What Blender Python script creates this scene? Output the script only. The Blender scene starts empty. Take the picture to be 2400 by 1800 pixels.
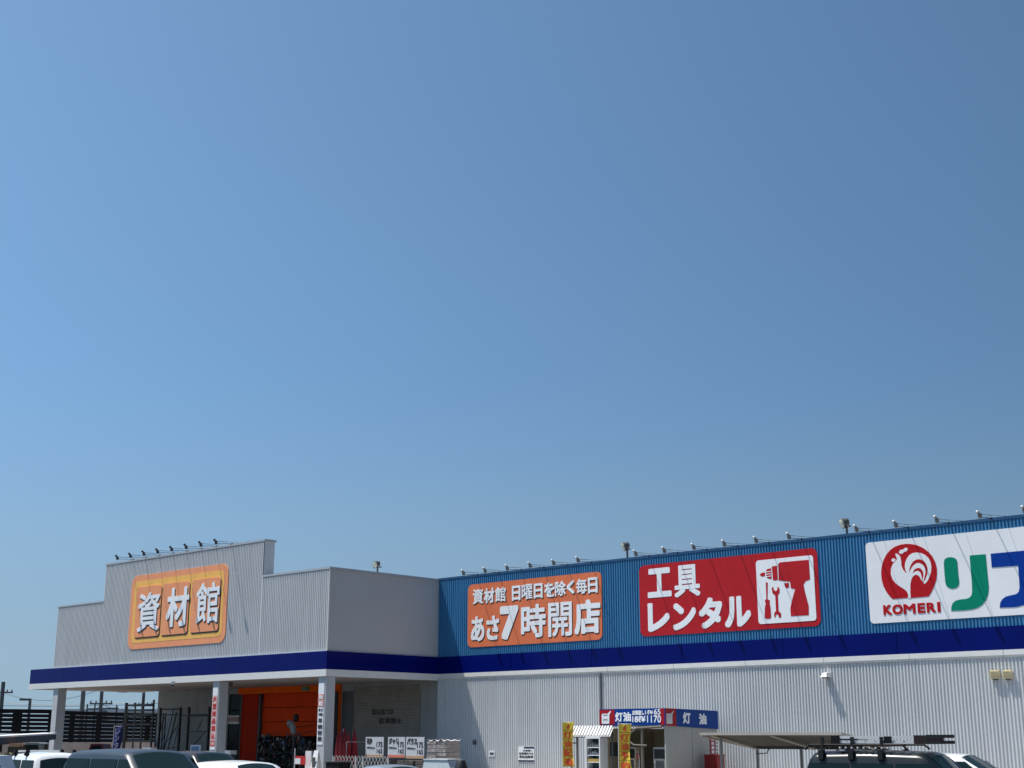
import bpy, math, random
from mathutils import Vector, Matrix, geometry
random.seed(7)
sc = bpy.context.scene
COL = sc.collection
rad = math.radians

# ------------------------------------------------------------------ camera
F_PX, CX, CY = 3161.0, 1200.0, 900.0            # focal length and centre, in pixels of the 2400x1800 photograph
PITCH, YAW, HC = rad(14.63), rad(132.74), 2.0
f0 = Vector((math.cos(YAW), math.sin(YAW), 0)); rt = Vector((math.sin(YAW), -math.cos(YAW), 0)); up0 = Vector((0, 0, 1))
fw = f0*math.cos(PITCH) + up0*math.sin(PITCH); up = -f0*math.sin(PITCH) + up0*math.cos(PITCH)
cd = bpy.data.cameras.new('camera'); cam = bpy.data.objects.new('camera', cd); COL.objects.link(cam)
M = Matrix((rt, up, -fw)).transposed().to_4x4(); M.translation = Vector((0, 0, HC)); cam.matrix_world = M
cd.sensor_width = 36; cd.lens = F_PX/2400*36; cd.clip_end = 3000; cd.clip_start = .1
sc.camera = cam

def PX(px, py, axis, val):
    """point of the plane axis=val seen at a pixel of the photograph"""
    d = fw*F_PX + rt*(px-CX) - up*(py-CY)
    i = 'XYZ'.find(axis)
    if i < 0: t = val/d.dot(f0)
    else: t = (val - (0, 0, HC)[i])/d[i]
    return Vector((0, 0, HC)) + d*t

# ------------------------------------------------------------------ light
SUN = Vector((-1.69, -1.0, 4.4)).normalized()    # towards the sun
w = bpy.data.worlds.new('World'); sc.world = w; w.use_nodes = True
nt = w.node_tree; nt.nodes.clear()
SKY_LIFT, SKY_A, SKY_B, SKY_T = .17, .675, 1.15, (.83, 1.035, 1.04)
sky = nt.nodes.new('ShaderNodeTexSky'); sky.sky_type = 'NISHITA'; sky.sun_disc = False
sky.sun_elevation = math.asin(SUN.z); sky.sun_rotation = math.atan2(SUN.x, SUN.y)
sky.air_density = 1.0; sky.dust_density = .9; sky.ozone_density = 3.0; sky.altitude = 0
# lift the looked-up direction a little (a hazeless horizon) and let the side towards the sun be the brighter one
tcw = nt.nodes.new('ShaderNodeTexCoord'); va = nt.nodes.new('ShaderNodeVectorMath'); va.operation = 'ADD'; va.inputs[1].default_value = (0, 0, SKY_LIFT)
vn = nt.nodes.new('ShaderNodeVectorMath'); vn.operation = 'NORMALIZE'
nt.links.new(tcw.outputs['Generated'], va.inputs[0]); nt.links.new(va.outputs[0], vn.inputs[0]); nt.links.new(vn.outputs[0], sky.inputs[0])
dp = nt.nodes.new('ShaderNodeVectorMath'); dp.operation = 'DOT_PRODUCT'; dp.inputs[1].default_value = Vector((SUN.x, SUN.y, 0)).normalized()
nt.links.new(tcw.outputs['Generated'], dp.inputs[0])
mr_ = nt.nodes.new('ShaderNodeMapRange'); mr_.inputs['From Min'].default_value = -.7; mr_.inputs['From Max'].default_value = .54; mr_.inputs['To Min'].default_value = SKY_A; mr_.inputs['To Max'].default_value = SKY_B
nt.links.new(dp.outputs['Value'], mr_.inputs[0])
tint = nt.nodes.new('ShaderNodeVectorMath'); tint.operation = 'MULTIPLY'; tint.inputs[1].default_value = SKY_T
tin2 = nt.nodes.new('ShaderNodeVectorMath'); tin2.operation = 'SCALE'
nt.links.new(sky.outputs[0], tint.inputs[0]); nt.links.new(tint.outputs[0], tin2.inputs[0]); nt.links.new(mr_.outputs[0], tin2.inputs['Scale'])
bg = nt.nodes.new('ShaderNodeBackground'); bg.inputs[1].default_value = 0.085
ow = nt.nodes.new('ShaderNodeOutputWorld')
sep = nt.nodes.new('ShaderNodeSeparateXYZ'); nt.links.new(tcw.outputs['Generated'], sep.inputs[0])
mr2 = nt.nodes.new('ShaderNodeMapRange'); mr2.inputs['From Min'].default_value = .27; mr2.inputs['From Max'].default_value = .0; mr2.inputs['To Min'].default_value = 0; mr2.inputs['To Max'].default_value = .85; mr2.interpolation_type = 'SMOOTHSTEP'
nt.links.new(sep.outputs['Z'], mr2.inputs[0])
mxh = nt.nodes.new('ShaderNodeMix'); mxh.data_type = 'RGBA'; mxh.inputs[7].default_value = (2.75, 3.95, 4.75, 1)
hz_ = nt.nodes.new('ShaderNodeVectorMath'); hz_.operation = 'SCALE'; hz_.inputs[0].default_value = (2.3, 3.15, 3.8); nt.links.new(mr_.outputs[0], hz_.inputs['Scale'])
nt.links.new(mr2.outputs[0], mxh.inputs[0]); nt.links.new(tin2.outputs[0], mxh.inputs[6]); nt.links.new(hz_.outputs[0], mxh.inputs[7]); nt.links.new(mxh.outputs[2], bg.inputs[0]); nt.links.new(bg.outputs[0], ow.inputs[0])
sl = bpy.data.lights.new('sun', 'SUN'); sl.energy = 4.4; sl.angle = rad(.53); sl.color = (1, .955, .89)
so = bpy.data.objects.new('sun', sl); COL.objects.link(so); so.rotation_euler = (-SUN).to_track_quat('-Z', 'Y').to_euler()
sc.view_settings.view_transform = 'Standard'; sc.view_settings.look = 'None'; sc.view_settings.gamma = 1
sc.view_settings.exposure = 0.50
sc.cycles.use_denoising = True; sc.cycles.max_bounces = 6

# ------------------------------------------------------------------ materials
MATS = {}
def mat(name, c, rough=.55, metal=0, var=.06, scale=6.0, bump=0, bscale=30, spec=.5, coat=0, stretch=None):
    if name in MATS: return MATS[name]
    m = bpy.data.materials.new(name); m.use_nodes = True; n = m.node_tree; b = n.nodes['Principled BSDF']
    b.inputs['Roughness'].default_value = rough; b.inputs['Metallic'].default_value = metal
    b.inputs['Specular IOR Level'].default_value = spec; b.inputs['Coat Weight'].default_value = coat
    tc = n.nodes.new('ShaderNodeTexCoord'); mp = n.nodes.new('ShaderNodeMapping')
    if stretch: mp.inputs['Scale'].default_value = stretch
    n.links.new(tc.outputs['Object'], mp.inputs[0])
    no = n.nodes.new('ShaderNodeTexNoise'); no.inputs['Scale'].default_value = scale; no.inputs['Detail'].default_value = 5
    n.links.new(mp.outputs[0], no.inputs['Vector'])
    rp = n.nodes.new('ShaderNodeValToRGB'); rp.color_ramp.elements[0].position = .3; rp.color_ramp.elements[1].position = .7
    rp.color_ramp.elements[0].color = tuple(x*(1-var) for x in c)+(1,); rp.color_ramp.elements[1].color = tuple(min(1, x*(1+var)) for x in c)+(1,)
    n.links.new(no.outputs['Fac'], rp.inputs[0]); n.links.new(rp.outputs[0], b.inputs['Base Color'])
    if bump:
        n2 = n.nodes.new('ShaderNodeTexNoise'); n2.inputs['Scale'].default_value = bscale; n2.inputs['Detail'].default_value = 3
        n.links.new(tc.outputs['Object'], n2.inputs['Vector'])
        bp = n.nodes.new('ShaderNodeBump'); bp.inputs['Strength'].default_value = bump; bp.inputs['Distance'].default_value = .05
        n.links.new(n2.outputs['Fac'], bp.inputs['Height']); n.links.new(bp.outputs[0], b.inputs['Normal'])
    MATS[name] = m; return m
def glassy(name, c, rough=.04):
    m = mat(name, c, rough, 0, .05, 3, spec=.06); return m

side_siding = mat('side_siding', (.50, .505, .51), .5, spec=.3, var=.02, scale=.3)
blue_siding = mat('blue_siding', (.048, .205, .40), .5, spec=.3, var=.10, scale=1.2, stretch=(3, 3, .25))
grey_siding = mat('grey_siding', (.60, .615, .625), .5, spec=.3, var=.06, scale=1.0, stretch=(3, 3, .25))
navy = mat('navy_panel', (.001, .006, .125), .2, var=.08, scale=.5, bump=.04, bscale=.9, spec=.12)
trimw = mat('white_trim', (.74, .74, .71), .4, var=.05, scale=2, stretch=(1, 1, 4))
grey_cap = mat('grey_cap', (.42, .45, .48), .45)
bluecap = mat('blue_cap', (.015, .075, .18), .4)
soffit_m = mat('soffit', (.42, .37, .34), .8, var=.06, scale=1.5)
roof_m = mat('roof_sheet', (.35, .36, .37), .7)
concrete = mat('concrete', (.33, .32, .30), .9, var=.15, scale=2)
white = mat('white_paint', (.80, .80, .80), .4, var=.03)
whitel = mat('white_letter', (.90, .92, .94), .35, var=.02)
darkl = mat('dark_letter', (.04, .03, .03), .5)
black = mat('black_metal', (.007, .007, .008), .5)
blackp = mat('black_plastic', (.009, .009, .010), .6, spec=.2)
darkgrey = mat('dark_grey_metal', (.08, .085, .09), .5)
steel = mat('galvanised_steel', (.42, .44, .45), .38, .6, var=.12, scale=8)
orange_b = mat('orange_board', (.74, .19, .085), .5, spec=.15, var=.06, scale=2)
orange_p = mat('orange_plate', (.90, .36, .18), .5, spec=.15, var=.05, scale=2)
amber = mat('amber_board', (.95, .53, .14), .5, spec=.15, var=.05, scale=2)
red_b = mat('red_board', (.47, .018, .025), .4, spec=.15, var=.06, scale=1.5)
logo_red = mat('logo_red', (.46, .010, .016), .5, spec=.12)
logo_green = mat('logo_green', (.0, .23, .14), .5, spec=.12)
logo_blue = mat('logo_blue', (.001, .04, .29), .5, spec=.12)
sign_white = mat('sign_white', (.84, .85, .87), .4, var=.03, scale=1)
shutter_m = mat('shutter_slats', (.30, .275, .24), .55, .1, var=.1, scale=2)
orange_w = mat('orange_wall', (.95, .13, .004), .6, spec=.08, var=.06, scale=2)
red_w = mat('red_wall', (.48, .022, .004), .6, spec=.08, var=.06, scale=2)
glass = glassy('dark_glass', (.012, .018, .02))
win_glass = glassy('window_glass', (.012, .026, .03), .04)
tyre_m = mat('tyre_rubber', (.02, .02, .02), .9)
beige = mat('beige_wall', (.55, .45, .33), .7, var=.08, scale=2)
ksign_blue = mat('sign_blue', (.003, .05, .26), .4, spec=.15)
ksign_red = mat('sign_red', (.36, .01, .02), .5, spec=.2)
red_cloth = mat('red_cloth', (.55, .02, .02), .7)
yellow = mat('yellow_cloth', (.78, .55, .05), .8, var=.12, scale=5, bump=.3, bscale=8)
orange_t = mat('orange_print', (.68, .10, .02), .7)
plastic_w = mat('white_plastic', (.74, .76, .77), .4)
lamp_glass = mat('lamp_glass', (.55, .58, .45), .25)
cream = mat('cream_plastic', (.66, .56, .34), .5, var=.1, scale=6)

# ------------------------------------------------------------------ mesh helpers
class MB:
    def __init__(s): s.v = []; s.f = []; s.cuts = []
    def add(s, vs, fs):
        s.cuts.append((len(s.v), len(s.f))); k = len(s.v); s.v += [tuple(v) for v in vs]; s.f += [tuple(i+k for i in f) for f in fs]; return s
    def box(s, x0, x1, y0, y1, z0, z1):
        return s.add([(x, y, z) for z in (z0, z1) for y in (y0, y1) for x in (x0, x1)],
                     [(0, 2, 3, 1), (4, 5, 7, 6), (0, 1, 5, 4), (2, 6, 7, 3), (0, 4, 6, 2), (1, 3, 7, 5)])
    def hexa(s, b, t):
        return s.add(list(b)+list(t), [(3, 2, 1, 0), (4, 5, 6, 7)]+[(i, (i+1) % 4, 4+(i+1) % 4, 4+i) for i in range(4)])
    def tube(s, pts, r, n=8, r2=None, cap=True):
        pts = [Vector(p) for p in pts]; rings = []
        for i, p in enumerate(pts):
            d = (pts[min(i+1, len(pts)-1)]-pts[max(i-1, 0)]).normalized()
            a = d.orthogonal().normalized() if abs(d.z) > .9 else d.cross(Vector((0, 0, 1))).normalized()
            b = d.cross(a); rr = r if r2 is None else r+(r2-r)*i/(len(pts)-1)
            rings.append([p+(a*math.cos(2*math.pi*k/n)+b*math.sin(2*math.pi*k/n))*rr for k in range(n)])
        vs = [v for q in rings for v in q]; fs = []
        for i in range(len(pts)-1):
            for k in range(n): fs.append((i*n+k, i*n+(k+1) % n, (i+1)*n+(k+1) % n, (i+1)*n+k))
        if cap: fs += [tuple(reversed(range(n))), tuple(range((len(pts)-1)*n, len(pts)*n))]
        return s.add(vs, fs)
    def lathe(s, base, axis, prof, n=14):
        axis = Vector(axis).normalized(); a = axis.orthogonal().normalized(); b = axis.cross(a); base = Vector(base)
        vs = [base+axis*h+(a*math.cos(2*math.pi*k/n)+b*math.sin(2*math.pi*k/n))*r for r, h in prof for k in range(n)]
        fs = [(i*n+k, i*n+(k+1) % n, (i+1)*n+(k+1) % n, (i+1)*n+k) for i in range(len(prof)-1) for k in range(n)]
        return s.add(vs, fs+[tuple(reversed(range(n))), tuple(range((len(prof)-1)*n, len(prof)*n))])
    def prism(s, pts, off):
        """flat outline (list of 3-D points) extruded by the vector off"""
        pts = [Vector(p) for p in pts]; off = Vector(off); n = len(pts)
        tri = geometry.tessellate_polygon([pts]); k = len(s.v)
        s.v += [tuple(p) for p in pts]+[tuple(p+off) for p in pts]
        s.f += [tuple(k+i for i in t) for t in tri]+[tuple(k+n+i for i in reversed(t)) for t in tri]
        s.f += [(k+i, k+(i+1) % n, k+n+(i+1) % n, k+n+i) for i in range(n)]
        return s
    def grid(s, P, nu, nv):
        vs = [P(i/nu, j/nv) for j in range(nv+1) for i in range(nu+1)]
        return s.add(vs, [(j*(nu+1)+i, j*(nu+1)+i+1, (j+1)*(nu+1)+i+1, (j+1)*(nu+1)+i) for j in range(nv) for i in range(nu)])
    def pieces(s, name, m, parent=None, off=None, **k):
        out = []
        for (v0, f0_), (v1, f1_) in zip(s.cuts, s.cuts[1:]+[(len(s.v), len(s.f))]):
            q = MB(); q.v = s.v[v0:v1]; q.f = [tuple(i-v0 for i in f) for f in s.f[f0_:f1_]]
            o = q.build(name, m, parent, **k)
            if off is not None: o.location = off
            out.append(o)
        return out
    def build(s, name, m, parent=None, loc=None, rz=0, smooth=False, recalc=True):
        me = bpy.data.meshes.new(name); me.from_pydata(s.v, [], s.f); me.update()
        if recalc:
            import bmesh
            bm = bmesh.new(); bm.from_mesh(me); bmesh.ops.recalc_face_normals(bm, faces=bm.faces); bm.to_mesh(me); bm.free()
        me.materials.append(m)
        if smooth:
            for p in me.polygons: p.use_smooth = True
            me.set_sharp_from_angle(angle=rad(40))
        o = bpy.data.objects.new(name, me); COL.objects.link(o)
        if parent: o.parent = parent
        if loc is not None: o.location = loc
        o.rotation_euler.z = rz
        return o
def tag(o, label=None, cat=None, group=None, kind=None):
    if label: o['label'] = label
    if cat: o['category'] = cat
    if group: o['group'] = group
    if kind: o['kind'] = kind
    return o
def thing(name, label, cat, loc=(0, 0, 0), rz=0, group=None):
    o = bpy.data.objects.new(name, None); COL.objects.link(o); o.location = loc; o.rotation_euler.z = rz; o.empty_display_size = .2
    return tag(o, label, cat, group)
def copy_tree(o, parent=None):
    c = o.copy(); COL.objects.link(c)
    if parent: c.parent = parent
    for ch in [k for k in bpy.data.objects if k.parent == o]: copy_tree(ch, c)
    return c
def rounded(x0, x1, z0, z1, r, n=5):
    out = []
    for cx, cz, a0 in ((x1-r, z1-r, 0), (x0+r, z1-r, 90), (x0+r, z0+r, 180), (x1-r, z0+r, 270)):
        for k in range(n+1):
            a = rad(a0+90*k/n); out.append((cx+r*math.cos(a), cz+r*math.sin(a)))
    return out

# text: every string becomes mesh, fitted to a box and thickened
_tc = bpy.data.curves.new('lettering', 'FONT'); _to = bpy.data.objects.new('lettering', _tc)
def glyph(body, depth):
    _tc.body = body; _tc.extrude = 0; _tc.resolution_u = 4
    if _to.name not in COL.objects: COL.objects.link(_to)
    bpy.context.view_layer.update()
    dg = bpy.context.evaluated_depsgraph_get()
    me = bpy.data.meshes.new_from_object(_to.evaluated_get(dg))
    v = [(p.co.x, p.co.y) for p in me.vertices]; f = [tuple(p.vertices) for p in me.polygons]
    ed = {}
    for p in f:
        for i in range(len(p)):
            k = (p[i], p[(i+1) % len(p)]); kk = tuple(sorted(k)); ed.setdefault(kk, []).append(k)
    rim = [q[0] for q in ed.values() if len(q) == 1]
    bpy.data.meshes.remove(me)
    return v, f, rim
_gc = {}
def text_on(mb, body, x0, x1, z0, z1, origin, ux, uz, out, depth=.012, bold=.03, base=0.0):
    """lettering in the plane origin+ux*x+uz*z, standing out along 'out'; the box x0..x1, z0..z1 is filled"""
    if body not in _gc: _gc[body] = glyph(body, 0)
    v, f, rim = _gc[body]
    a0 = min(p[0] for p in v); a1 = max(p[0] for p in v); b0 = min(p[1] for p in v); b1 = max(p[1] for p in v)
    r = bold*(z1-z0)
    sx = (x1-x0-2*r)/max(a1-a0, 1e-6); sz = (z1-z0-2*r)/max(b1-b0, 1e-6)
    offs = [(0, 0)]+([(a*r, b*r) for a, b in ((1, 0), (-1, 0), (0, 1), (0, -1), (.85, .85), (-.85, .85), (.85, -.85), (-.85, -.85))] if bold else [])
    for j, (ox, oz) in enumerate(offs):
        d = depth+j*.0007
        P = [origin+ux*(x0+r+(p[0]-a0)*sx+ox)+uz*(z0+r+(p[1]-b0)*sz+oz) for p in v]
        n = len(P); k = len(mb.v)
        mb.v += [tuple(p+out*(base+d)) for p in P]+[tuple(p+out*base) for p in P]
        mb.f += [tuple(k+i for i in q) for q in f]+[(k+a, k+b, k+n+b, k+n+a) for a, b in rim]
    return mb
UX, UZ, OUT = Vector((1, 0, 0)), Vector((0, 0, 1)), Vector((0, -1, 0))
def zoomed(ox, oy, sc_, Y):
    """tracing helper: points of an enlarged crop of the photograph, laid on the wall plane Y"""
    def P(x, y): return PX(ox+x/sc_, oy+y/sc_, 'Y', Y)
    return P
def gl(mb, P, ch, xl, xr, yt, yb, Y, depth=.02, bold=.035, base=0., shift=(0, 0)):
    xm, ym = (xl+xr)/2, (yt+yb)/2
    X0, X1 = P(xl, ym).x, P(xr, ym).x; Z1, Z0 = P(xm, yt).z, P(xm, yb).z
    text_on(mb, ch, X0+shift[0], X1+shift[0], Z0+shift[1], Z1+shift[1], Vector((0, Y, 0)), UX, UZ, OUT, depth, bold, base)

# ------------------------------------------------------------------ ground
g = MB().box(-900, 900, -600, 1200, -.5, 0).build('ground', mat('asphalt', (.06, .06, .062), .9, var=.2, scale=.8, bump=.2, bscale=60), recalc=False)
tag(g, kind='structure')
Y0, Y1, XI = 48.24, 41.03, -49.60
pv = MB().box(-90, -5, Y1-1.2, Y0+45, -.3, .12).build('pavement', concrete); tag(pv, kind='structure')

# ------------------------------------------------------------------ the store
store = thing('store_building', 'long low home centre building with blue and grey ribbed siding and a navy band', 'building', (XI, Y0, 0))
def SP(mb, name, m, **k): return mb.pieces(name, m, store, -Vector(store.location), **k)
def S(mb, name, m, parent=None, **k):
    o = mb.build(name, m, **k); o.parent = parent or store
    if parent is None or parent == store: o.location = -Vector(store.location)
    return o
PITCHR = .1353
def ribbed(mb, a0, a1, z0, z1, c, along='X', sgn=-1, depth=.042, zf=None):
    """trapezoid-ribbed sheet; along X at Y=c (ribs stand out to -Y) or along Y at X=c (ribs to +X)"""
    prof = []; a = a0
    while a < a1-1e-6:
        for da, h in ((0, 1), (.056, 1), (.070, 0), (.121, 0)):
            if a+da <= a1: prof.append((a+da, h))
        a += PITCHR
    prof.append((a1, prof[-1][1]))
    vs = []
    for z in (z0, z1):
        for p, h in prof:
            o = c+sgn*h*depth
            vs.append((p, o, z) if along == 'X' else (o, p, z))
    n = len(prof)
    return mb.add(vs, [(i, i+1, n+i+1, n+i) for i in range(n-1)])
XE = -6.0
ZB, ZN0, ZN1, ZT = 4.74, 5.00, 5.83, 9.72
# hall
S(MB().box(XI+.002, XE, Y0+.03, Y0+42, 0, ZT-.06), 'hall_shell', roof_m)
S(ribbed(MB(), XI, XE, ZN1-.05, ZT-.04, Y0), 'upper_wall', blue_siding, recalc=False)
S(ribbed(MB(), XI, XE, .12, ZB+.02, Y0), 'lower_wall', grey_siding, recalc=False)
S(MB().box(XI-.3, XE+.05, Y0-.06, Y0+.35, ZT-.05, ZT+.06), 'roof_coping', bluecap)
fa = MB()
x = XI
while x < XE: fa.box(x, min(x+4.98, XE), Y0-.075, Y0+.02, ZN0, ZN1); x += 5.0
S(fa, 'navy_band', navy)
tm = MB(); x = XI
while x < XE: tm.box(x, min(x+3.62, XE), Y0-.095, Y0+.02, ZB+.07, ZN0).box(x, min(x+3.62, XE), Y0-.06, Y0+.02, ZB, ZB+.067); x += 3.64
S(tm, 'white_trim', trimw)
# wing upper storey
WL = -74.45
S(MB().box(WL+.03, XI-.03, Y1+.03, Y0+16, ZN0, 9.36).box(-69.4, XI-.03, Y1+.03, Y0+.02, 9.36, 9.62), 'wing_shell', roof_m)
wf = MB(); ribbed(wf, WL, -69.44, ZN1-.05, 9.38, Y1); ribbed(wf, -69.44, -54.76, ZN1-.05, 11.46, Y1); ribbed(wf, -54.76, XI-.02, ZN1-.05, 9.66, Y1)
S(wf, 'wing_front_wall', grey_siding, recalc=False)
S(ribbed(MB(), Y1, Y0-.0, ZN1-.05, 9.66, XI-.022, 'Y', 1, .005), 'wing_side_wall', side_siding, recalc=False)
S(MB().box(-69.44, -54.74, Y1+.005, Y1+.62, 9.3, 11.45), 'parapet_wall', grey_siding)
SP(MB().box(XI-.05, XI+.012, Y1-.035, Y1+.03, ZN1, 9.66).box(-69.47, -69.40, Y1-.032, Y1+.03, 9.4, 11.42), 'corner_flashing', trimw)
S(MB().box(-69.52, -54.68, Y1-.06, Y1+.68, 11.44, 11.54).box(WL-.06, -69.47, Y1-.06, Y1+.3, 9.36, 9.44)
  .box(-54.73, XI+.06, Y1-.06, Y1+.3, 9.64, 9.74).box(XI-.28, XI+.06, Y1+.303, Y0-.07, 9.64, 9.74), 'wing_coping', grey_cap)
# canopy slab, band and trim round the wing
CL = -77.0
S(MB().box(CL+.03, XI-.02, Y1-.05, Y0+.6, ZB-.02, ZN1-.12), 'canopy_slab', soffit_m)
sf = MB()
for k in range(14): sf.box(CL+.1+k*1.95, CL+2.02+k*1.95, Y1+.1, Y0-.05, ZB-.045, ZB-.022)
S(sf, 'soffit_panel', soffit_m)
nb = MB(); x = CL
while x < XI-.5: nb.box(x, x+3.885 if x+3.9 < XI-.5 else XI+.075, Y1-.095, Y1-.05, ZN0, ZN1); x += 3.9
nb.box(XI-.02, XI+.075, Y1-.05, Y0-.076, ZN0, ZN1).box(CL-.045, CL+.03, Y1-.05, Y0+.6, ZN0, ZN1)
S(nb, 'canopy_band', navy)
S(MB().box(CL-.06, XI+.09, Y1-.11, Y1-.03, ZB-.06, ZN0-.002).box(XI-.02, XI+.09, Y1-.028, Y0-.1, ZB-.06, ZN0-.002)
  .box(CL-.06, CL+.03, Y1-.028, Y0+.6, ZB-.06, ZN0-.002), 'canopy_trim', trimw)
S(MB().box(CL-.02, XI+.05, Y1-.08, Y1+.02, ZN1+.001, ZN1+.03), 'band_cap', mat('pale_cap', (.5, .55, .66), .4))
# columns
for cx_ in (-74.25, -58.45, -50.12):
    c_ = MB().box(cx_, cx_+.53, Y1-.02, Y1+.52, .12, ZB-.07).box(cx_-.03, cx_+.56, Y1-.05, Y1+.55, .12, .5)
    S(c_, 'column', mat('column_paint', (.50, .51, .52), .6, var=.08, scale=2))
# wall under the canopy (Y0), with openings
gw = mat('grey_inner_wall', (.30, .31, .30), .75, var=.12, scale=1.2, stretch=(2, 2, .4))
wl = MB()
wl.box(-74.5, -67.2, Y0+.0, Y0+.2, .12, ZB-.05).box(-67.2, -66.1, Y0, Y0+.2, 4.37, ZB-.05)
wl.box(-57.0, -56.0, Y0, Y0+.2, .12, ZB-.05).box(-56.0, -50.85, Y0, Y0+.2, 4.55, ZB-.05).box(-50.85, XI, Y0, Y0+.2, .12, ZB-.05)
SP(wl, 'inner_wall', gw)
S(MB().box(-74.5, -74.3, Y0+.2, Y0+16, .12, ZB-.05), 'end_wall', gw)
wn = S(MB().box(-67.2, -66.1, Y0+.08, Y0+.1, 3.16, 4.37), 'upper_window', glass); S(MB().box(-67.2, -66.1, Y0+.08, Y0+.1, .12, 2.68), 'lower_window', glass)
S(MB().box(-67.2, -66.1, Y0+.02, Y0+.1, 2.68, 2.80).box(-67.2, -66.1, Y0+.02, Y0+.1, 3.06, 3.16).box(-67.3, -67.18, Y0-.03, Y0+.1, .12, 4.4), 'window_frame', trimw)
S(MB().box(-67.15, -66.12, Y0+.0, Y0+.05, 2.80, 3.06), 'window_panel', mat('pink_panel', (.42, .27, .24), .6))
# orange entrance
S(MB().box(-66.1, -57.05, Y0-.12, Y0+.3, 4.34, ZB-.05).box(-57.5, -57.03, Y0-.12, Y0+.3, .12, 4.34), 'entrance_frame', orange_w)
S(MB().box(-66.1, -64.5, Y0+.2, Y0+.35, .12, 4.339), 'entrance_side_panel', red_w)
rs = MB(); z = 2.0
for k in range(3): rs.box(-64.4, -57.5, Y0+.42-.02*(k % 2), Y0+.48, z, z+.76); z += .79
S(rs, 'entrance_shutter', mat('orange_shutter', (.82, .065, .005), .6, spec=.08, var=.08, scale=1.5))
S(MB().box(-64.55, -64.38, Y0+.2, Y0+.6, .12, 4.34), 'entrance_post', darkgrey)
S(MB().box(-66, -57, Y0+8, Y0+8.1, .12, 4.5).box(-66.05, -66, Y0+.6, Y0+8, .12, 4.5).box(-57.0, -56.95, Y0+.6, Y0+8, .12, 4.5).box(-66, -57, Y0+.6, Y0+8, 4.4, 4.5), 'shop_interior', mat('interior_wall', (.18, .16, .14), .9))
S(MB().box(-60.2, -59.6, Y0-.18, Y0-.12, 4.42, 4.62), 'exit_light', mat('green_light', (.02, .22, .08), .4))
# rolling shutter
sh = MB(); z = .15; k = 0
while z < 4.5:
    sh.add([(-55.95, Y0+.06, z), (-50.9, Y0+.06, z), (-50.9, Y0+.025, z+.02), (-55.95, Y0+.025, z+.02), (-50.9, Y0+.03, z+.085), (-55.95, Y0+.03, z+.085), (-50.9, Y0+.06, z+.1), (-55.95, Y0+.06, z+.1)],
           [(0, 1, 2, 3), (3, 2, 4, 5), (5, 4, 6, 7)]); z += .1
S(sh, 'rolling_shutter', shutter_m, recalc=False)
tx = MB(); P4 = zoomed(820, 1550, 6.32, Y0)
for ch, a, b, c_, d in (('出入口につき', 330, 640, 700, 790), ('駐車禁止', 430, 770, 835, 925)):
    gl(tx, P4, ch, a, b, c_, d, Y0, .012, .03, base=-.02)
S(tx, 'shutter_lettering', darkl)
S(MB().box(-56.9, -56.05, Y0-.03, Y0-.0, .12, 4.3), 'steel_door', darkgrey)
S(MB().box(-57.35, -57.1, Y0-.4, Y0-.13, .12, 4.3), 'shutter_post', darkgrey)
# main wall extras belonging to the building
dpx = PX(1410, 1620, 'Y', Y0).x
S(MB().tube([(dpx, Y0-.075, 4.72), (dpx, Y0-.075, .15)], .045, 10).box(dpx-.05, dpx+.05, Y0-.14, Y0-.02, 4.6, 4.72), 'downpipe', mat('pipe_grey', (.16, .175, .19), .5))
for (px, py) in ((1060, 1739), (1115, 1740)):
    p = PX(px, py, 'Y', Y0); S(MB().box(p.x-.09, p.x+.09, Y0-.12, Y0-.03, p.z-.1, p.z+.1), 'wall_outlet', darkgrey)
print('building done')

# ------------------------------------------------------------------ big signs
def board(name, label, x0, x1, z0, z1, y, m, r=.3, t=.035, seams=()):
    o = thing(name, label, 'sign', ((x0+x1)/2, y, z0))
    b = MB().prism([(x, y, z) for x, z in rounded(x0, x1, z0, z1, r)], (0, -t, 0)).build('board', m); b.parent = o; b.location = -o.location
    return o
def onto(o, mb, name, m, parent=None):
    q = mb.build(name, m, recalc=False); q.parent = parent or o
    if parent is None: q.location = -o.location
    return q
# orange/yellow sign on the wing
YS = Y1-.03
s1 = board('wing_signboard', 'orange bordered yellow signboard with three big white characters on the grey gable', -66.6, -57.6, 6.58, 10.58, YS, orange_p, .5, .035)
sy = YS-.035
onto(s1, MB().prism([(x, sy, z) for x, z in rounded(-66.28, -57.92, 6.90, 10.26, .32)], (0, -.006, 0)), 'yellow_field', amber)
SB = 1.17647
pl = [(-56.10, -54.03), (-53.90, -51.80), (-51.60, -49.47)]
P1 = zoomed(100, 1240, 3.687, Y1-.14)
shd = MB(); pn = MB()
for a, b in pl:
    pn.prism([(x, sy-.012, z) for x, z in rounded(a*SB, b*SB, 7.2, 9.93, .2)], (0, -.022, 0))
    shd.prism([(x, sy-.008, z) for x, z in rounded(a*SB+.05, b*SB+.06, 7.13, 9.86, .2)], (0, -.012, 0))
onto(s1, shd, 'plate_backing', darkl); onto(s1, pn, 'character_plate', orange_p)
lt = MB(); ls = MB()
BD1 = {'資': .018, '材': .030, '館': .017}
for ch, xl, xr, yt, yb in (('資', 818, 1003, 548, 882), ('材', 1066, 1258, 503, 842), ('館', 1322, 1520, 462, 812)):
    gl(lt, P1, ch, xl, xr, yt, yb, sy-.034, .006, BD1[ch], base=.008)
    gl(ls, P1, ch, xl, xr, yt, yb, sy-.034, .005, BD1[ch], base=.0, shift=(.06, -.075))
onto(s1, ls, 'lettering_backing', darkl); onto(s1, lt, 'lettering', whitel)
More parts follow.
